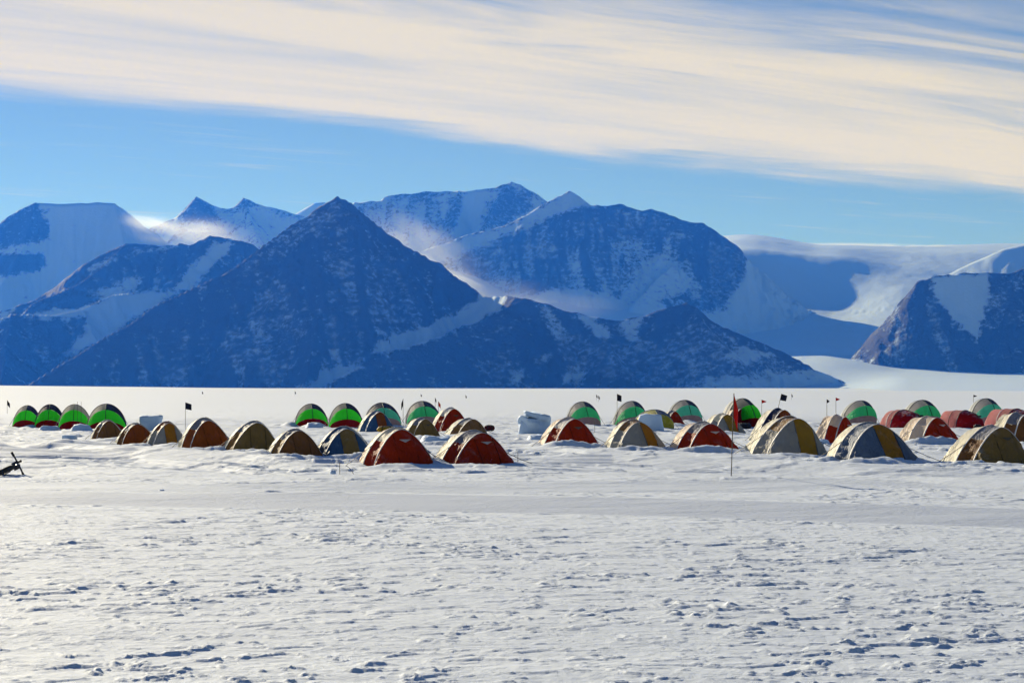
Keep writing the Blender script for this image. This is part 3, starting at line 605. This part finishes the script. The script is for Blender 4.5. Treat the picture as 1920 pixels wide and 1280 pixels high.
def tent(kind, x0, x1, base, top, yaw, colors, label, category='tent', group=None, logo=None, seed=0, door=(0.40, 0.62), cuts=(38, 66), L=0.55, glow=0.3, sink=0.02):
    """x0,x1,base,top: extent in the photograph, turned into a place and a size on the snow"""
    shape = dome_shape(seed, door) if kind == 'dome' else clam_shape(seed, cuts, L)
    parts = shape[0]; sk = random.Random(seed * 13 + 5); kx, ky = sk.uniform(-.07, .07), sk.uniform(-.05, .05)
    skew = np.array([[1, 0, kx], [0, 1, ky], [0, 0, 1.0]])
    for _, _, gg in parts: gg[..., 0] += kx * gg[..., 2]; gg[..., 1] += ky * gg[..., 2]
    allp = np.concatenate([g.reshape(-1, 3) for _, _, g in parts]); ya = math.radians(yaw); c, s = math.cos(ya), math.sin(ya)
    rx = allp[:, 0] * c - allp[:, 1] * s; ry = allp[:, 0] * s + allp[:, 1] * c
    Df = on_ground(960, base)[1]; sx = 1.0
    for _ in range(4):
        Dc = Df - ry.min() * sx; sx = (x1 - x0) / FPX * Dc / (rx.max() - rx.min())
    xc = ((x0 + x1) / 2 - 960) / FPX * Dc - (rx.max() + rx.min()) / 2 * sx
    sz = (at(960, top, Dc)[2] + sink) / allp[:, 2].max()
    root = link('dome_tent' if kind == 'dome' else 'barrel_tent', None, label=label, category=category)
    if group: root['group'] = group
    root.location = (xc, Dc, -sink); root.rotation_euler = (0, 0, ya); S = np.array([sx, sx, sz])
    made = {}
    for name, key, g in parts:
        col = colors.get(key, colors['front'])
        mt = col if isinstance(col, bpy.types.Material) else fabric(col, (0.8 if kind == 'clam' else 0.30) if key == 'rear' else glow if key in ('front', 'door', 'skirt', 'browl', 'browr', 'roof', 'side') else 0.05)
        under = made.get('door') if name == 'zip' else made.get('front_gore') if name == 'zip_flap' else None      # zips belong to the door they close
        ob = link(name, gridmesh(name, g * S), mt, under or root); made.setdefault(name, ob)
    if kind == 'dome':
        p, ex, dn, nr_ = shape[1]; p = skew @ p
        if logo is not None:
            q = 0.085; V = [p - ex * q, p + ex * q, p + dn * q * 1.0]; V = [v * S for v in V] + [(v + nr_ * 0.006) * S for v in V]
            link('emblem_patch', mesh('emblem_patch', V, [(0, 1, 2), (3, 4, 5), (0, 1, 4, 3), (1, 2, 5, 4), (2, 0, 3, 5)], False), logo, made['door'])
        V, F = tube_pts([tuple(v) for v in (shape[3] @ skew.T) * S], 0.012, 5); link('loose_pole', mesh('loose_pole', V, F), M_ALU, root)
    elif logo is not None:
        th = np.linspace(0, 2 * math.pi, 13)[:-1]; p = skew @ shape[1]; V = [tuple((p + np.array([math.cos(t) * .075 + .10, -0.035 - (0.01 if i else 0), math.sin(t) * .05])) * S) for i in (0, 1) for t in th]
        link('vent', mesh('vent', V, [tuple(range(12)), tuple(range(12, 24))] + [(i, (i + 1) % 12, 12 + (i + 1) % 12, 12 + i) for i in range(12)], False), logo, made['front_gore'])
    for a, b in shape[2]:
        a = skew @ a
        V, F = tube_pts([tuple(a * S), tuple((a * .5 + b * .5) * S - np.array([0, 0, .02])), tuple(b * S)], 0.010, 4); link('guy_line', mesh('guy_line', V, F), M_CORD, root)
    return root

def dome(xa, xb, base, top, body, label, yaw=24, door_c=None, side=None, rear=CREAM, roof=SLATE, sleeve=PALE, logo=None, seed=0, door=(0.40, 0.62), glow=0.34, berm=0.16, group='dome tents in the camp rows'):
    x0, x1 = xa - 0.055 * (xb - xa), xb + 0.04 * (xb - xa); berm *= 0.8        # feet spread under the drifted snow
    if berm:
        berm_px((x0 + x1) / 2 + 6, base + 2.0, (x1 - x0) * 0.95, 0.48, berm * (1.6 if berm > 0.15 else 1.3), rng.uniform(-.1, .1))
        berm_px(x0 + 2, base - 3, 40, 0.8, berm * 0.8); berm_px(x1 - 2, base - 3, 44, 0.8, berm * 0.9)
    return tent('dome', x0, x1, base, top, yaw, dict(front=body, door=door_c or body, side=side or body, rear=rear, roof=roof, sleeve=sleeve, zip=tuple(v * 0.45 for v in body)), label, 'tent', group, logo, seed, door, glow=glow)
TRI = M_WHITE
# first row, from the left
dome(170, 238, 826, 786, (0.25, 0.12, 0.042), 'small tan-brown dome tent at the left end of the front row', seed=1)
dome(217, 299, 835, 792, RUST, 'rust-brown dome tent second from the left in the front row', seed=2, side=BROWN)
dome(274, 353, 838, 789, GREY, 'grey dome tent with orange door, third from the left in the front row', seed=3, door_c=ORANGE, roof=RUST, glow=0.3)
dome(336, 443, 845, 782, RUST, 'large rust-orange dome tent with a snow-dusted roof, right of the grey tent with orange door', seed=4, yaw=26)
dome(417, 524, 849, 788, OLIVE, 'olive-tan dome tent between the large rust-orange one and the brown one', seed=5, yaw=22, side=TAN)
dome(500, 607, 861, 803, BROWN, 'brown dome tent with a cream side, left of the blue tent with olive door', seed=6, side=TAN)
dome(591, 703, 860, 798, BLUE, 'blue dome tent with olive-yellow door in the front row', seed=7, door_c=OLIVE, yaw=18, roof=BLUE, glow=0.2)
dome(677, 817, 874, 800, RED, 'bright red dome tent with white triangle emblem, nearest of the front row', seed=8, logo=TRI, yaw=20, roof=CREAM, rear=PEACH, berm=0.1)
dome(815, 963, 873, 805, RED, 'deep red dome tent with pale emblem at the right end of the left front row', seed=9, logo=TRI, yaw=27, rear=CREAM, berm=0.06)
# second line, left of centre
dome(671, 741, 809, 769, BLUE, 'navy-blue dome tent with rust door and a yellow duffel before it', seed=10, door_c=RUST, glow=0.05, berm=0.0)
dome(755, 827, 822, 782, OLIVE, 'small olive dome tent right behind the bright red one with white emblem', seed=11, logo=M_DARKPRINT, yaw=30)
dome(808, 882, 809, 763, RED, 'small dark red dome tent in front of the teal tents, left of the dark duffel', seed=12, logo=M_DARKPRINT, roof=PALE, berm=0.08)
dome(834, 916, 818, 783, TAN, 'tan-orange dome tent half hidden behind the deep red front tent', seed=13, yaw=30)
# right of centre
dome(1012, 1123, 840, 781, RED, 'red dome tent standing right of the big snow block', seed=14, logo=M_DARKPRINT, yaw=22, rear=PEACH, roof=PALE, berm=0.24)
dome(1137, 1249, 845, 785, GREY, 'grey dome tent with orange door between two red tents', seed=15, door_c=ORANGE, roof=TAN, yaw=20, glow=0.3, door=(0.5, 0.66))
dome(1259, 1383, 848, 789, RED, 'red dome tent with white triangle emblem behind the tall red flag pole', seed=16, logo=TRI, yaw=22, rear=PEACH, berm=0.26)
dome(1238, 1283, 797, 769, RED, 'tiny red dome tent half behind the yellow arched tent', seed=17, logo=M_DARKPRINT, yaw=28, berm=0.2)
dome(1320, 1396, 814, 774, GREY, 'small grey dome tent with yellow door behind the red flag pole', seed=18, door_c=(0.38, 0.22, 0.03), yaw=24, rear=CREAM, roof=CREAM, glow=0.3)
dome(1352, 1408, 804, 763, MAROON, 'dark red dome tent with gear piled before it, under the bright green tent', seed=19, yaw=30, rear=PEACH, berm=0.0)
dome(1409, 1500, 826, 764, (0.10, 0.05, 0.05), 'cream-sided dome tent with navy and rust front, behind a larger grey one', seed=20, door_c=RUST, side=NAVY, roof=NAVY, yaw=26, berm=0.1)
dome(1402, 1543, 854, 779, GREY, 'large grey-cream dome tent with yellow door, below the tilted black flag', seed=21, door_c=(0.38, 0.22, 0.03), roof=TAN, yaw=18, glow=0.3, door=(0.47, 0.66), berm=0.14)
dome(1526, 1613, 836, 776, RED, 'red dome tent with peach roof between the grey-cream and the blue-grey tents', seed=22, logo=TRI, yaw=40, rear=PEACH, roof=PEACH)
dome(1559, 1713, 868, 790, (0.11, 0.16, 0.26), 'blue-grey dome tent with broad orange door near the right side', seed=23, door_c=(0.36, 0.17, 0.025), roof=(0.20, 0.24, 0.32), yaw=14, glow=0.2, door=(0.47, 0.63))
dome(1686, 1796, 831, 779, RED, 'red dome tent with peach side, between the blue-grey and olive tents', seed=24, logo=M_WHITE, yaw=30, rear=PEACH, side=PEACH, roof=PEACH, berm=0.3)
dome(1778, 1922, 871, 796, OLIVE, 'olive dome tent with cream roof, nearest at the right edge', seed=25, logo=M_DARKPRINT, yaw=20, side=BROWN, berm=0.08)
dome(1858, 1960, 834, 772, BROWN, 'brown dome tent cut off by the right edge behind the olive one', seed=26, yaw=30, berm=0.1)

def clam(x0, x1, base, top, label, front=GREEN, skirt=MAROON, browl=(0.34, 0.33, 0.36), browr=NAVY, rear=(0.88, 0.88, 0.84), yaw=9, seed=0, glow=0.85, cuts=(36, 67), L=0.36, vent=None, sleeve=(0.06, 0.06, 0.08), berm=0.12, group='barrel tents along the back row', sleeve2=PALE):  # default brow: one fabric's sunlit left and shaded right put into two colours
    if berm: berm_px((x0 + x1) / 2 + 8, base + 0.5, (x1 - x0) * 0.7, 1.0, berm, 0.1); berm_px(x0 - 4, base - 1, 34, 1.1, berm * 0.9)
    return tent('clam', x0, x1, base, top, yaw, dict(front=front, skirt=skirt, browl=browl, browr=browr, rear=rear, sleeve=sleeve, sleeve2=sleeve2, zip=fabric((0.03, 0.12, 0.05), 0.0)), label, 'tent', group, vent, seed, cuts=cuts, L=L, glow=glow)
clam(22, 76, 803, 759, 'leftmost of the four bright green barrel tents in the left back row', seed=31)
clam(63, 121, 804, 757, 'bright green barrel tent with all-navy brow, second of the left four', seed=32, browl=NAVY)
clam(108, 172, 807, 757, 'bright green barrel tent with pale brow, third of the left four', seed=33, browr=(0.34, 0.33, 0.36))
clam(161, 238, 809, 756, 'bright green barrel tent behind the small tan-brown dome tent, last of the left four', seed=34)
clam(551, 616, 800, 756, 'bright green barrel tent left of its twin in the middle back row', seed=35, berm=0.3)
clam(613, 681, 803, 755, 'bright green barrel tent between its twin and the teal one with navy brow', seed=36, berm=0.1)
TEAL = dict(front=SEA, skirt=MAUVE)
clam(681, 753, 799, 754, 'teal barrel tent with navy brow behind the navy-blue dome tent', seed=37, browl=NAVY, glow=0.7, **TEAL)
clam(758, 829, 797, 751, 'teal barrel tent with pale brow behind the small olive dome tent', seed=38, front=JADE, skirt=MAUVE, glow=0.7)
clam(1061, 1127, 798, 752, 'sea-green barrel tent behind the red dome by the snow block', seed=39, front=JADE, skirt=MAUVE, glow=0.7)
clam(1148, 1214, 798, 751, 'sea-green barrel tent beside the black flag, behind the yellow arched tent', seed=40, front=JADE, skirt=MAUVE, glow=0.7)
clam(1250, 1317, 794, 749, 'sea-green barrel tent above the tiny red dome tent', seed=41, glow=0.7, **TEAL)
clam(1350, 1428, 804, 746, 'bright green barrel tent behind the tall red flag', seed=42, yaw=22, berm=0.0)
clam(1574, 1642, 795, 750, 'green barrel tent with mauve skirt behind the red dome with peach roof', seed=43, front=JADE, skirt=MAUVE, glow=0.7)
clam(1692, 1764, 797, 749, 'green barrel tent between the two red barrel tents', seed=44, front=JADE, skirt=MAUVE, glow=0.7)
clam(1815, 1883, 796, 746, 'teal barrel tent behind the right red barrel tents', seed=45, front=SEA, skirt=MAUVE, glow=0.7)
RB = dict(front=(0.34, 0.006, 0.012), skirt=(0.30, 0.006, 0.012), browl=(0.36, 0.008, 0.012), browr=(0.30, 0.006, 0.012), rear=(0.78, 0.45, 0.44), glow=0.2, group='red barrel tents on the right', berm=0.0)  # pink rear: sunlight on the red barrel side put into the fabric colour
clam(1649, 1735, 803, 767, 'dark red barrel tent with black vent, behind the red dome with peach side', seed=46, yaw=34, vent=M_BLACK, cuts=(30, 58), **RB)
clam(1761, 1842, 803, 768, 'dark red barrel tent with pink ribbed side, second of the red barrels', seed=47, yaw=38, vent=M_BLACK, cuts=(30, 58), L=0.75, sleeve2=(0.05, 0.01, 0.01), **RB)
clam(1850, 1945, 802, 765, 'red barrel tent cut off by the right edge', seed=48, yaw=36, cuts=(30, 58), L=0.7, **RB)
clam(1183, 1264, 805, 767, 'yellow arched tent with blue right rim, half buried behind a snow pile', front=(0.50, 0.44, 0.03), skirt=(0.40, 0.36, 0.03), browl=(0.50, 0.45, 0.05), browr=(0.06, 0.09, 0.2), seed=49, yaw=6, glow=0.2, berm=0.12, group='barrel tents along the back row')

# ------------------------------------------------------------------ snow blocks, piles and chunks
def lump(name, label, px0, px1, base, top, depth, seed, top_scale=0.8, flat=0.5, rough=0.12, category='snow block', group=None, yaw=0.0, shear=0.0, cubic=0.55):
    g = on_ground((px0 + px1) / 2, base); D = g[1] + depth / 2; W = (px1 - px0) / FPX * D; H = at(960, top, D)[2]
    n, k = 16, 30; P = np.zeros((n, k, 3))
    for i in range(n):
        v = i / (n - 1); zz = math.sin(v * math.pi / 2) ** 0.7 if i else 0.0
        r = (1 - max(0, (v - 0.72) / 0.28) ** 2 * 0.97); wd = 1 + (top_scale - 1) * zz
        for j in range(k):
            a = 2 * math.pi * j / k; cx, cy = math.cos(a), math.sin(a); m = max(abs(cx), abs(cy)); q = 1 + cubic * (1 / m - 1)
            P[i, j] = (cx * q * r * wd * W / 2 / 1.1 + shear * zz * W, cy * q * r * wd * depth / 2, zz * H)
    f = P.reshape(-1, 3); sc_ = max(W, H)
    for axis in range(3):
        f[:, axis] += rough * sc_ * 0.6 * fbm(f[:, 0] / sc_ * 2.6 + f[:, 2] / sc_ * 2 + axis * 9, f[:, 1] / sc_ * 2.6 + f[:, 2] / sc_ * 2.4, seed + axis * 7, 4) * (0.35 + f[:, 2] / H * 0.65)
    f[:k, 2] = -0.15
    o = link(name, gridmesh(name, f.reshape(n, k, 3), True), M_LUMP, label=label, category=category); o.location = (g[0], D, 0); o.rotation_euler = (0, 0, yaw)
    if group: o['group'] = group
    return o
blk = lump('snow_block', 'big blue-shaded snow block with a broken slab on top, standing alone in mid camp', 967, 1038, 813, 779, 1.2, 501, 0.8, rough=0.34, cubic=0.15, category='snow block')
def slab(parent, px0, px1, base, top, Dd, seed):
    D = parent.location[1] + Dd; a = at(px0, base, D); b = at(px1, top, D); n, k = 7, 24; P = np.zeros((n, k, 3)); W = b[0] - a[0]; H = b[2] - a[2]
    for i in range(n):
        for j in range(k):
            t = 2 * math.pi * j / k; cx, cy = math.cos(t), math.sin(t); q = 1 + .6 * (1 / max(abs(cx), abs(cy)) - 1); r = 0.08 if i in (0, n - 1) else 1.0
            P[i, j] = (cx * q * r * W / 2, cy * q * r * 0.45, H * min(max((i - 1) / (n - 3), 0), 1) - 0.25 * W * 0 + 0.0)
    f = P.reshape(-1, 3); f[:, 2] += -f[:, 0] * 0.22
    for ax in range(3): f[:, ax] += 0.20 * fbm(f[:, 0] * 2.2 + ax * 5, f[:, 1] * 2.2 + f[:, 2] * 3, seed + ax, 4)
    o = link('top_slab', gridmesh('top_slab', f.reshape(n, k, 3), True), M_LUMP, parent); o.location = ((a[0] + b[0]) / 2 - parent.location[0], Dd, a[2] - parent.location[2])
slab(blk, 984, 1030, 784, 775, 0.0, 511)
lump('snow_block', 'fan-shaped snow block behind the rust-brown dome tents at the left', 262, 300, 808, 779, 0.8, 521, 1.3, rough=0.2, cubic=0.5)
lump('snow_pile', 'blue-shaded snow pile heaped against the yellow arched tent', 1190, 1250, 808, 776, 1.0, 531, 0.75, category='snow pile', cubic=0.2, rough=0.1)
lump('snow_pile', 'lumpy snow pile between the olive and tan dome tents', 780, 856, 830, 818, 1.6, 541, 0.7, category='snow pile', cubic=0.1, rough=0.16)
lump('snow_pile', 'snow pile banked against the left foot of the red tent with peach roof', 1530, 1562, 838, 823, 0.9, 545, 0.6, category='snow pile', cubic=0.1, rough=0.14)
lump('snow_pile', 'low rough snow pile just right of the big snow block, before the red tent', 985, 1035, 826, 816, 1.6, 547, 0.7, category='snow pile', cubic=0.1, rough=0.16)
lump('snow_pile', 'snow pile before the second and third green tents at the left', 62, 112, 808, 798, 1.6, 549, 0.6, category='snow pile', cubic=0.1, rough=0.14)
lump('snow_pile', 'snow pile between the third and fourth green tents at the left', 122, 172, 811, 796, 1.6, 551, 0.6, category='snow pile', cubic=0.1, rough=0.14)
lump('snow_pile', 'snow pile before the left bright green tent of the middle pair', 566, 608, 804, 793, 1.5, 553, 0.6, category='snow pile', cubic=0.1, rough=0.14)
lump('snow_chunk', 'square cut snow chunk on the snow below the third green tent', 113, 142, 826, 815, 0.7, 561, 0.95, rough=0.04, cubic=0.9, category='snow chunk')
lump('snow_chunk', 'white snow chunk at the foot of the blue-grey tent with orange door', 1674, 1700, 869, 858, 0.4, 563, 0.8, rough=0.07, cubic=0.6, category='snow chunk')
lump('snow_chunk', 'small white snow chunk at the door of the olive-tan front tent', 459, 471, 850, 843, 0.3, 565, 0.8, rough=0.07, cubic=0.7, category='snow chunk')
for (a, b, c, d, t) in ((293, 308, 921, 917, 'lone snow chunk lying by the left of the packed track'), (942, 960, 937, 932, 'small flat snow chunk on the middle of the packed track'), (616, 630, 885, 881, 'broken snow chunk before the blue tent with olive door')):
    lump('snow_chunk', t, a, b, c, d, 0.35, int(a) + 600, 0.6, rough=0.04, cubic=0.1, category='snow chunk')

# ------------------------------------------------------------------ trail flags
def flag(px, top, base, rgb_mat, label, D=None, w=0.34, h=0.26, shape='square', lean=0.0, base_px=None, group='trail flags on canes', facing=0.3, dirn=1):
    if D is None: D = on_ground(px, base)[1]
    bx = ((base_px if base_px is not None else px) - 960) / FPX * D; tx = (px - 960) / FPX * D; tz = at(px, top, D)[2]
    bz = at(px, base, D)[2] if D > 150 else 0.0
    root = link('trail_flag', None, label=label, category='flag', group=group); root.location = (bx, D, bz)
    top_v = Vector((tx - bx, 0, tz - bz)); V, F = tube_pts([(0, 0, -0.15), tuple(top_v * 0.5), tuple(top_v)], 0.014 if D < 150 else 0.018, 6)
    link('cane', mesh('cane', V, F), M_POLE, root)
    n = 8; P = np.zeros((5, n, 3)); ax = (top_v).normalized()
    for i in range(5):
        for j in range(n):
            s = j / (n - 1); t = i / 4
            if shape == 'tri': hh = h * (1 - s * 0.85); z0 = -h * 0.45 * s
            elif shape == 'limp': hh = h; z0 = -h * 0.75 * s
            else: hh = h * (1 - 0.12 * s); z0 = -0.30 * h * s
            wv = 0.05 * math.sin(s * 6 + t) * w
            off = top_v + ax * (z0 - t * hh) if True else 0
            P[i, j] = (off.x + dirn * w * s * math.cos(facing) * (0.45 if shape == 'limp' else 1.0), off.y + w * s * math.sin(facing) + wv, off.z)
    fl = np.concatenate([P, P[::-1] + np.array([0, 0.004, 0])], 0)
    link('cloth', gridmesh('cloth', fl), rgb_mat, root); return root
F_BLACK, F_RED = fabric((0.008, 0.009, 0.02), 0.03), fabric((0.50, 0.02, 0.015), 0.35)
flag(348, 754, 806, F_BLACK, 'black flag on a cane behind the grey tent with orange door', w=0.36, h=0.40)
flag(756, 747, 800, F_BLACK, 'limp black flag between the two teal barrel tents', w=0.30, h=0.44, shape='limp', dirn=-1)
flag(816, 745, 776, F_BLACK, 'small black flag above the pale-browed teal tent', w=0.25, h=0.30, shape='limp')
flag(822, 752, 784, F_RED, 'small red flag right beside the pale-browed teal tent', w=0.40, h=0.34, shape='limp')
flag(1157, 738, 800, F_BLACK, 'black flag on a tall cane beside the sea-green tent', w=0.30, h=0.44, dirn=1)
flag(1376, 737, 901, F_RED, 'tall red flag nearest the camera, its cane in the open snow', w=0.32, h=0.62, shape='limp', base_px=1370, facing=0.2)
flag(1428, 749, 800, F_RED, 'small red pennant right of the bright green tent', w=0.32, h=0.24, shape='tri')
flag(1465, 738, 812, F_BLACK, 'tilted black flag above the cream-sided tent with navy front', w=0.36, h=0.36, base_px=1448, facing=0.15)
flag(1550, 748, 785, F_BLACK, 'small black flag standing alone left of the green tent on the right', w=0.24, h=0.34, shape='tri')
flag(1567, 745, 785, F_RED, 'small red flag left of the green tent on the right', w=0.34, h=0.28, shape='tri')
flag(1825, 740, 775, F_BLACK, 'small black pennant above the teal tent at the right', w=0.36, h=0.22, shape='tri')
for px, top, base, t in ((14, 750, 776, 'faint far flag at the left edge of the plain'), (379, 733, 745, 'far tiny flag on the plain above the black flag at the left'),
                      (553, 733, 742, 'far tiny flag above the left green tent of the middle pair'), (789, 738, 746, 'far tiny flag above the pale-browed teal tent, on the plain'),
                      (873, 740, 748, 'far tiny flag on the plain above the small dark red tent'), (1118, 739, 752, 'left of two far tiny flags beyond the sea-green tents'),
                      (1122, 741, 754, 'right of two far tiny flags beyond the sea-green tents'), (1484, 738, 750, 'far tiny flag right of the tilted black flag')):
    flag(px, top, base, F_BLACK, t, D=min(on_ground(px, base)[1], 420), w=0.5, h=0.42, shape='limp', group='far flags on the plain')
def stake(px, top, base, label, lean=0.0):
    g = on_ground(px, base); z = at(px, top, g[1])[2]; V, F = tube_pts([(0, 0, -.1), (lean * .5, 0, z / 2), (lean, 0, z)], 0.010, 6); V2, F2 = tube_pts([(lean, 0, z - .03), (lean, 0, z)], 0.016, 6)
    root = link('marker_stake', None, label=label, category='stake', group='thin stakes in the snow'); root.location = g
    link('rod', mesh('rod', V, F), M_POLE, root); link('cap', mesh('cap', [v + Vector((0, 0, .004)) for v in V2], F2), M_ALU, root)
stake(971, 848, 868, 'thin stake right of the deep red front tent'); stake(1115, 788, 813, 'thin stake right of the red dome by the snow block')
stake(637, 866, 885, 'thin stake in rough snow left of the bright red tent'); stake(664, 872, 884, 'leaning stake beside the bright red tent', -0.25)
stake(145, 753, 808, 'left of two sticks rising above the third green tent'); stake(152, 753, 808, 'right of two sticks rising above the third green tent')

# ------------------------------------------------------------------ bags
def bag(px0, px1, base, top, body, strap, label, yaw=10, name='duffel_bag'):
    g = on_ground((px0 + px1) / 2, base); W = (px1 - px0) / FPX * g[1]; H = at(960, top, g[1])[2]; n, k = 13, 16; R = H / 2
    root = link(name, None, label=label, category='bag'); root.location = (g[0], g[1] + R, 0); root.rotation_euler = (0, 0, math.radians(yaw))
    P = np.zeros((n, k, 3))
    for i in range(n):
        s = i / (n - 1); e = math.sqrt(max(0.02, 1 - abs(2 * s - 1) ** 5))
        for j in range(k):
            a = 2 * math.pi * j / k; bul = 1 + 0.10 * math.sin(s * 9 + j)
            P[i, j] = ((s - .5) * W, math.cos(a) * R * e * bul, R + math.sin(a) * R * e * (1.0 if math.sin(a) > 0 else 0.96))
    link('bag_body', gridmesh('bag_body', P, True), body, root)
    for s in (-0.22, 0.22):
        C = np.array([(s * W, math.cos(a) * R * 1.04, R + math.sin(a) * R * 1.06) for a in np.linspace(0, 2 * math.pi, 17)])
        link('strap', gridmesh('strap', ribbon(C, 0.05, 0.012, (s * W, 0, R))), strap, root)
    V, F = tube_pts([(-.2 * W, -R * .5, R * 1.85), (-.1 * W, -R * .3, R * 2.15), (.1 * W, -R * .3, R * 2.15), (.2 * W, -R * .5, R * 1.85)], 0.016, 6); link('handle', mesh('handle', V, F), strap, root)
bag(907, 928, 808, 797, fabric((0.09, 0.012, 0.02), 0.0), M_BLACK, 'dark red duffel bag lying alone right of the small red tents', 8)
bag(706, 742, 811, 799, fabric((0.42, 0.25, 0.02), 0.0), M_BLACK, 'yellow duffel bag with black straps before the navy-blue tent', 4)
bag(1384, 1410, 805, 793, fabric((0.02, 0.02, 0.035), 0.0), M_BLACK, 'black gear bag at the foot of the bright green tent behind the red flag', -8, 'gear_bag')
bag(1258, 1265, 838, 832, fabric((0.01, 0.01, 0.012), 0.0), M_BLACK, 'tiny black bag left of the red tent by the tall flag pole', 0, 'gear_bag')
bag(1826, 1842, 804, 796, fabric((0.02, 0.015, 0.015), 0.0), M_BLACK, 'black bag at the right foot of the second red barrel tent', 0, 'gear_bag')
# ------------------------------------------------------------------ fat-tyre bicycle fallen over at the left edge
def bicycle():
    G = Vector(on_ground(46, 891)); Y = Vector((-0.45, -0.05, 0.89)).normalized(); X = Vector((-0.22, 0.97, 0.0)); X = (X - Y * X.dot(Y)).normalized(); Z = X.cross(Y)
    R = Matrix((X, Y, Z)).transposed()
    bl = Vector((0.38, -0.40, 0.88)); root = link('bicycle', None, label='black fat-tyre bicycle lying on its side at the left edge', category='bicycle')
    root.matrix_world = Matrix.Translation(G + Vector((0, 0, -0.03)) - R @ bl) @ R.to_4x4()
    paint, rub, alloy = plain('bicycle_paint', (0.02, 0.018, 0.03), 0.25), plain('tyre_rubber', (0.012, 0.012, 0.012), 0.8), plain('rim_alloy', (0.55, 0.53, 0.56), 0.3, 0.8)
    def part(name, segs, r, mat, parent=root):
        V, F = [], []
        for s in segs:
            v, f = tube_pts(s, r, 8); k = len(V); V += v; F += [tuple(i + k for i in q) for q in f]
        return link(name, mesh(name, V, F), mat, parent)
    def ring(name, c, R0, r, mat, parent, sy=1.0):
        n, k = 40, 12; P = np.zeros((n + 1, k, 3))
        for i in range(n + 1):
            a = 2 * math.pi * i / n
            for j in range(k):
                b = 2 * math.pi * j / k; rr = R0 + math.cos(b) * r * (1 + (0.08 if (i % 2 and abs(math.cos(b)) > .5) else 0)); P[i, j] = (c[0] + math.cos(a) * rr, c[1] + math.sin(b) * r * sy, c[2] + math.sin(a) * rr)
        return link(name, gridmesh(name, P, True), mat, parent)
    head, low, bb, seat, rh, fh = (0.40, 0, 0.76), (0.44, 0, 0.62), (0, 0, 0.32), (-0.18, 0, 0.80), (-0.46, 0, 0.37), (0.60, 0, 0.37)
    part('frame', [[head, low], [low, bb], [bb, seat], [seat, head], [bb, (-.46, .07, .37)], [bb, (-.46, -.07, .37)], [(-.13, 0, .68), (-.46, .07, .37)], [(-.13, 0, .68), (-.46, -.07, .37)]], 0.021, paint)
    part('fork', [[low, (.46, .08, .58), (.60, .08, .37)], [low, (.46, -.08, .58), (.60, -.08, .37)], [(.60, -.09, .37), (.60, .09, .37)]], 0.017, paint)
    for c in (rh, fh):
        w = ring('tyre', c, 0.315, 0.068, rub, root, 0.95); ring('rim', c, 0.262, 0.018, alloy, w, 2.0)
        part('spokes', [[(c[0] + math.cos(a) * .03, (-1) ** i * .03, c[2] + math.sin(a) * .03), (c[0] + math.cos(a) * .255, 0, c[2] + math.sin(a) * .255)] for i, a in enumerate(np.linspace(0, 2 * math.pi, 17)[:-1])], 0.003, alloy, w)
    part('stem', [[head, (0.39, 0, .82), (0.42, 0, .88)]], 0.02, paint); bar = part('handlebar', [[(0.36, -0.40, .87), (0.40, -0.2, .88), (0.42, 0, .88), (0.40, 0.2, .88), (0.36, 0.40, .87)]], 0.025, paint)
    for s in (-1, 1):
        part('grip', [[(0.38, s * .28, .874), (0.36, s * .41, .87)]], 0.036, rub, bar); part('brake_lever', [[(0.39, s * .24, .878), (0.45, s * .27, .86), (0.44, s * .37, .85)]], 0.016, paint, bar)
    part('headlight', [[(0.42, 0.06, .90), (0.50, 0.06, .95), (0.53, 0.06, .99)]], [0.02, 0.032, 0.042], rub)
    part('crank', [[(0, .09, .32), (.12, .09, .22)], [(0, -.09, .32), (-.12, -.09, .42)], [(0, -.09, .32), (0, .09, .32)]], 0.014, alloy)
    part("frame_bag", [[(0.02, 0, .42), (-.06, 0, .62), (.26, 0, .68)]], 0.075, rub)
    for s, p in ((1, (.12, .15, .22)), (-1, (-.12, -.15, .42))): part('pedal', [[(p[0], p[1] - .05, p[2]), (p[0], p[1] + .05, p[2])]], 0.028, rub)
    part('seat_post', [[seat, (-.20, 0, .92)]], 0.014, alloy)
    P = np.array([[(-.33 + .27 * i / 8, (0.075 * (1 - (i / 8) ** .7) + .02) * math.cos(a), .93 + .022 * math.sin(a)) for a in np.linspace(0, 2 * math.pi, 11)[:-1]] for i in range(9)]); link('saddle', gridmesh('saddle', P, True), rub, root)
    part('handlebar_bag', [[(0.46, -.12, .80), (0.46, .12, .80)]], 0.10, plain('bag_nylon', (0.05, 0.045, 0.06)))
bicycle()
for _p in (([ (0,846),(70,840),(130,834),(200,829) ], 0.16), ([(1255,852),(1330,852),(1400,850)],0.05)):
    for (a_, b_) in _p[0]: berm_px(a_, b_, 90, 0.7, _p[1])
build_ground()
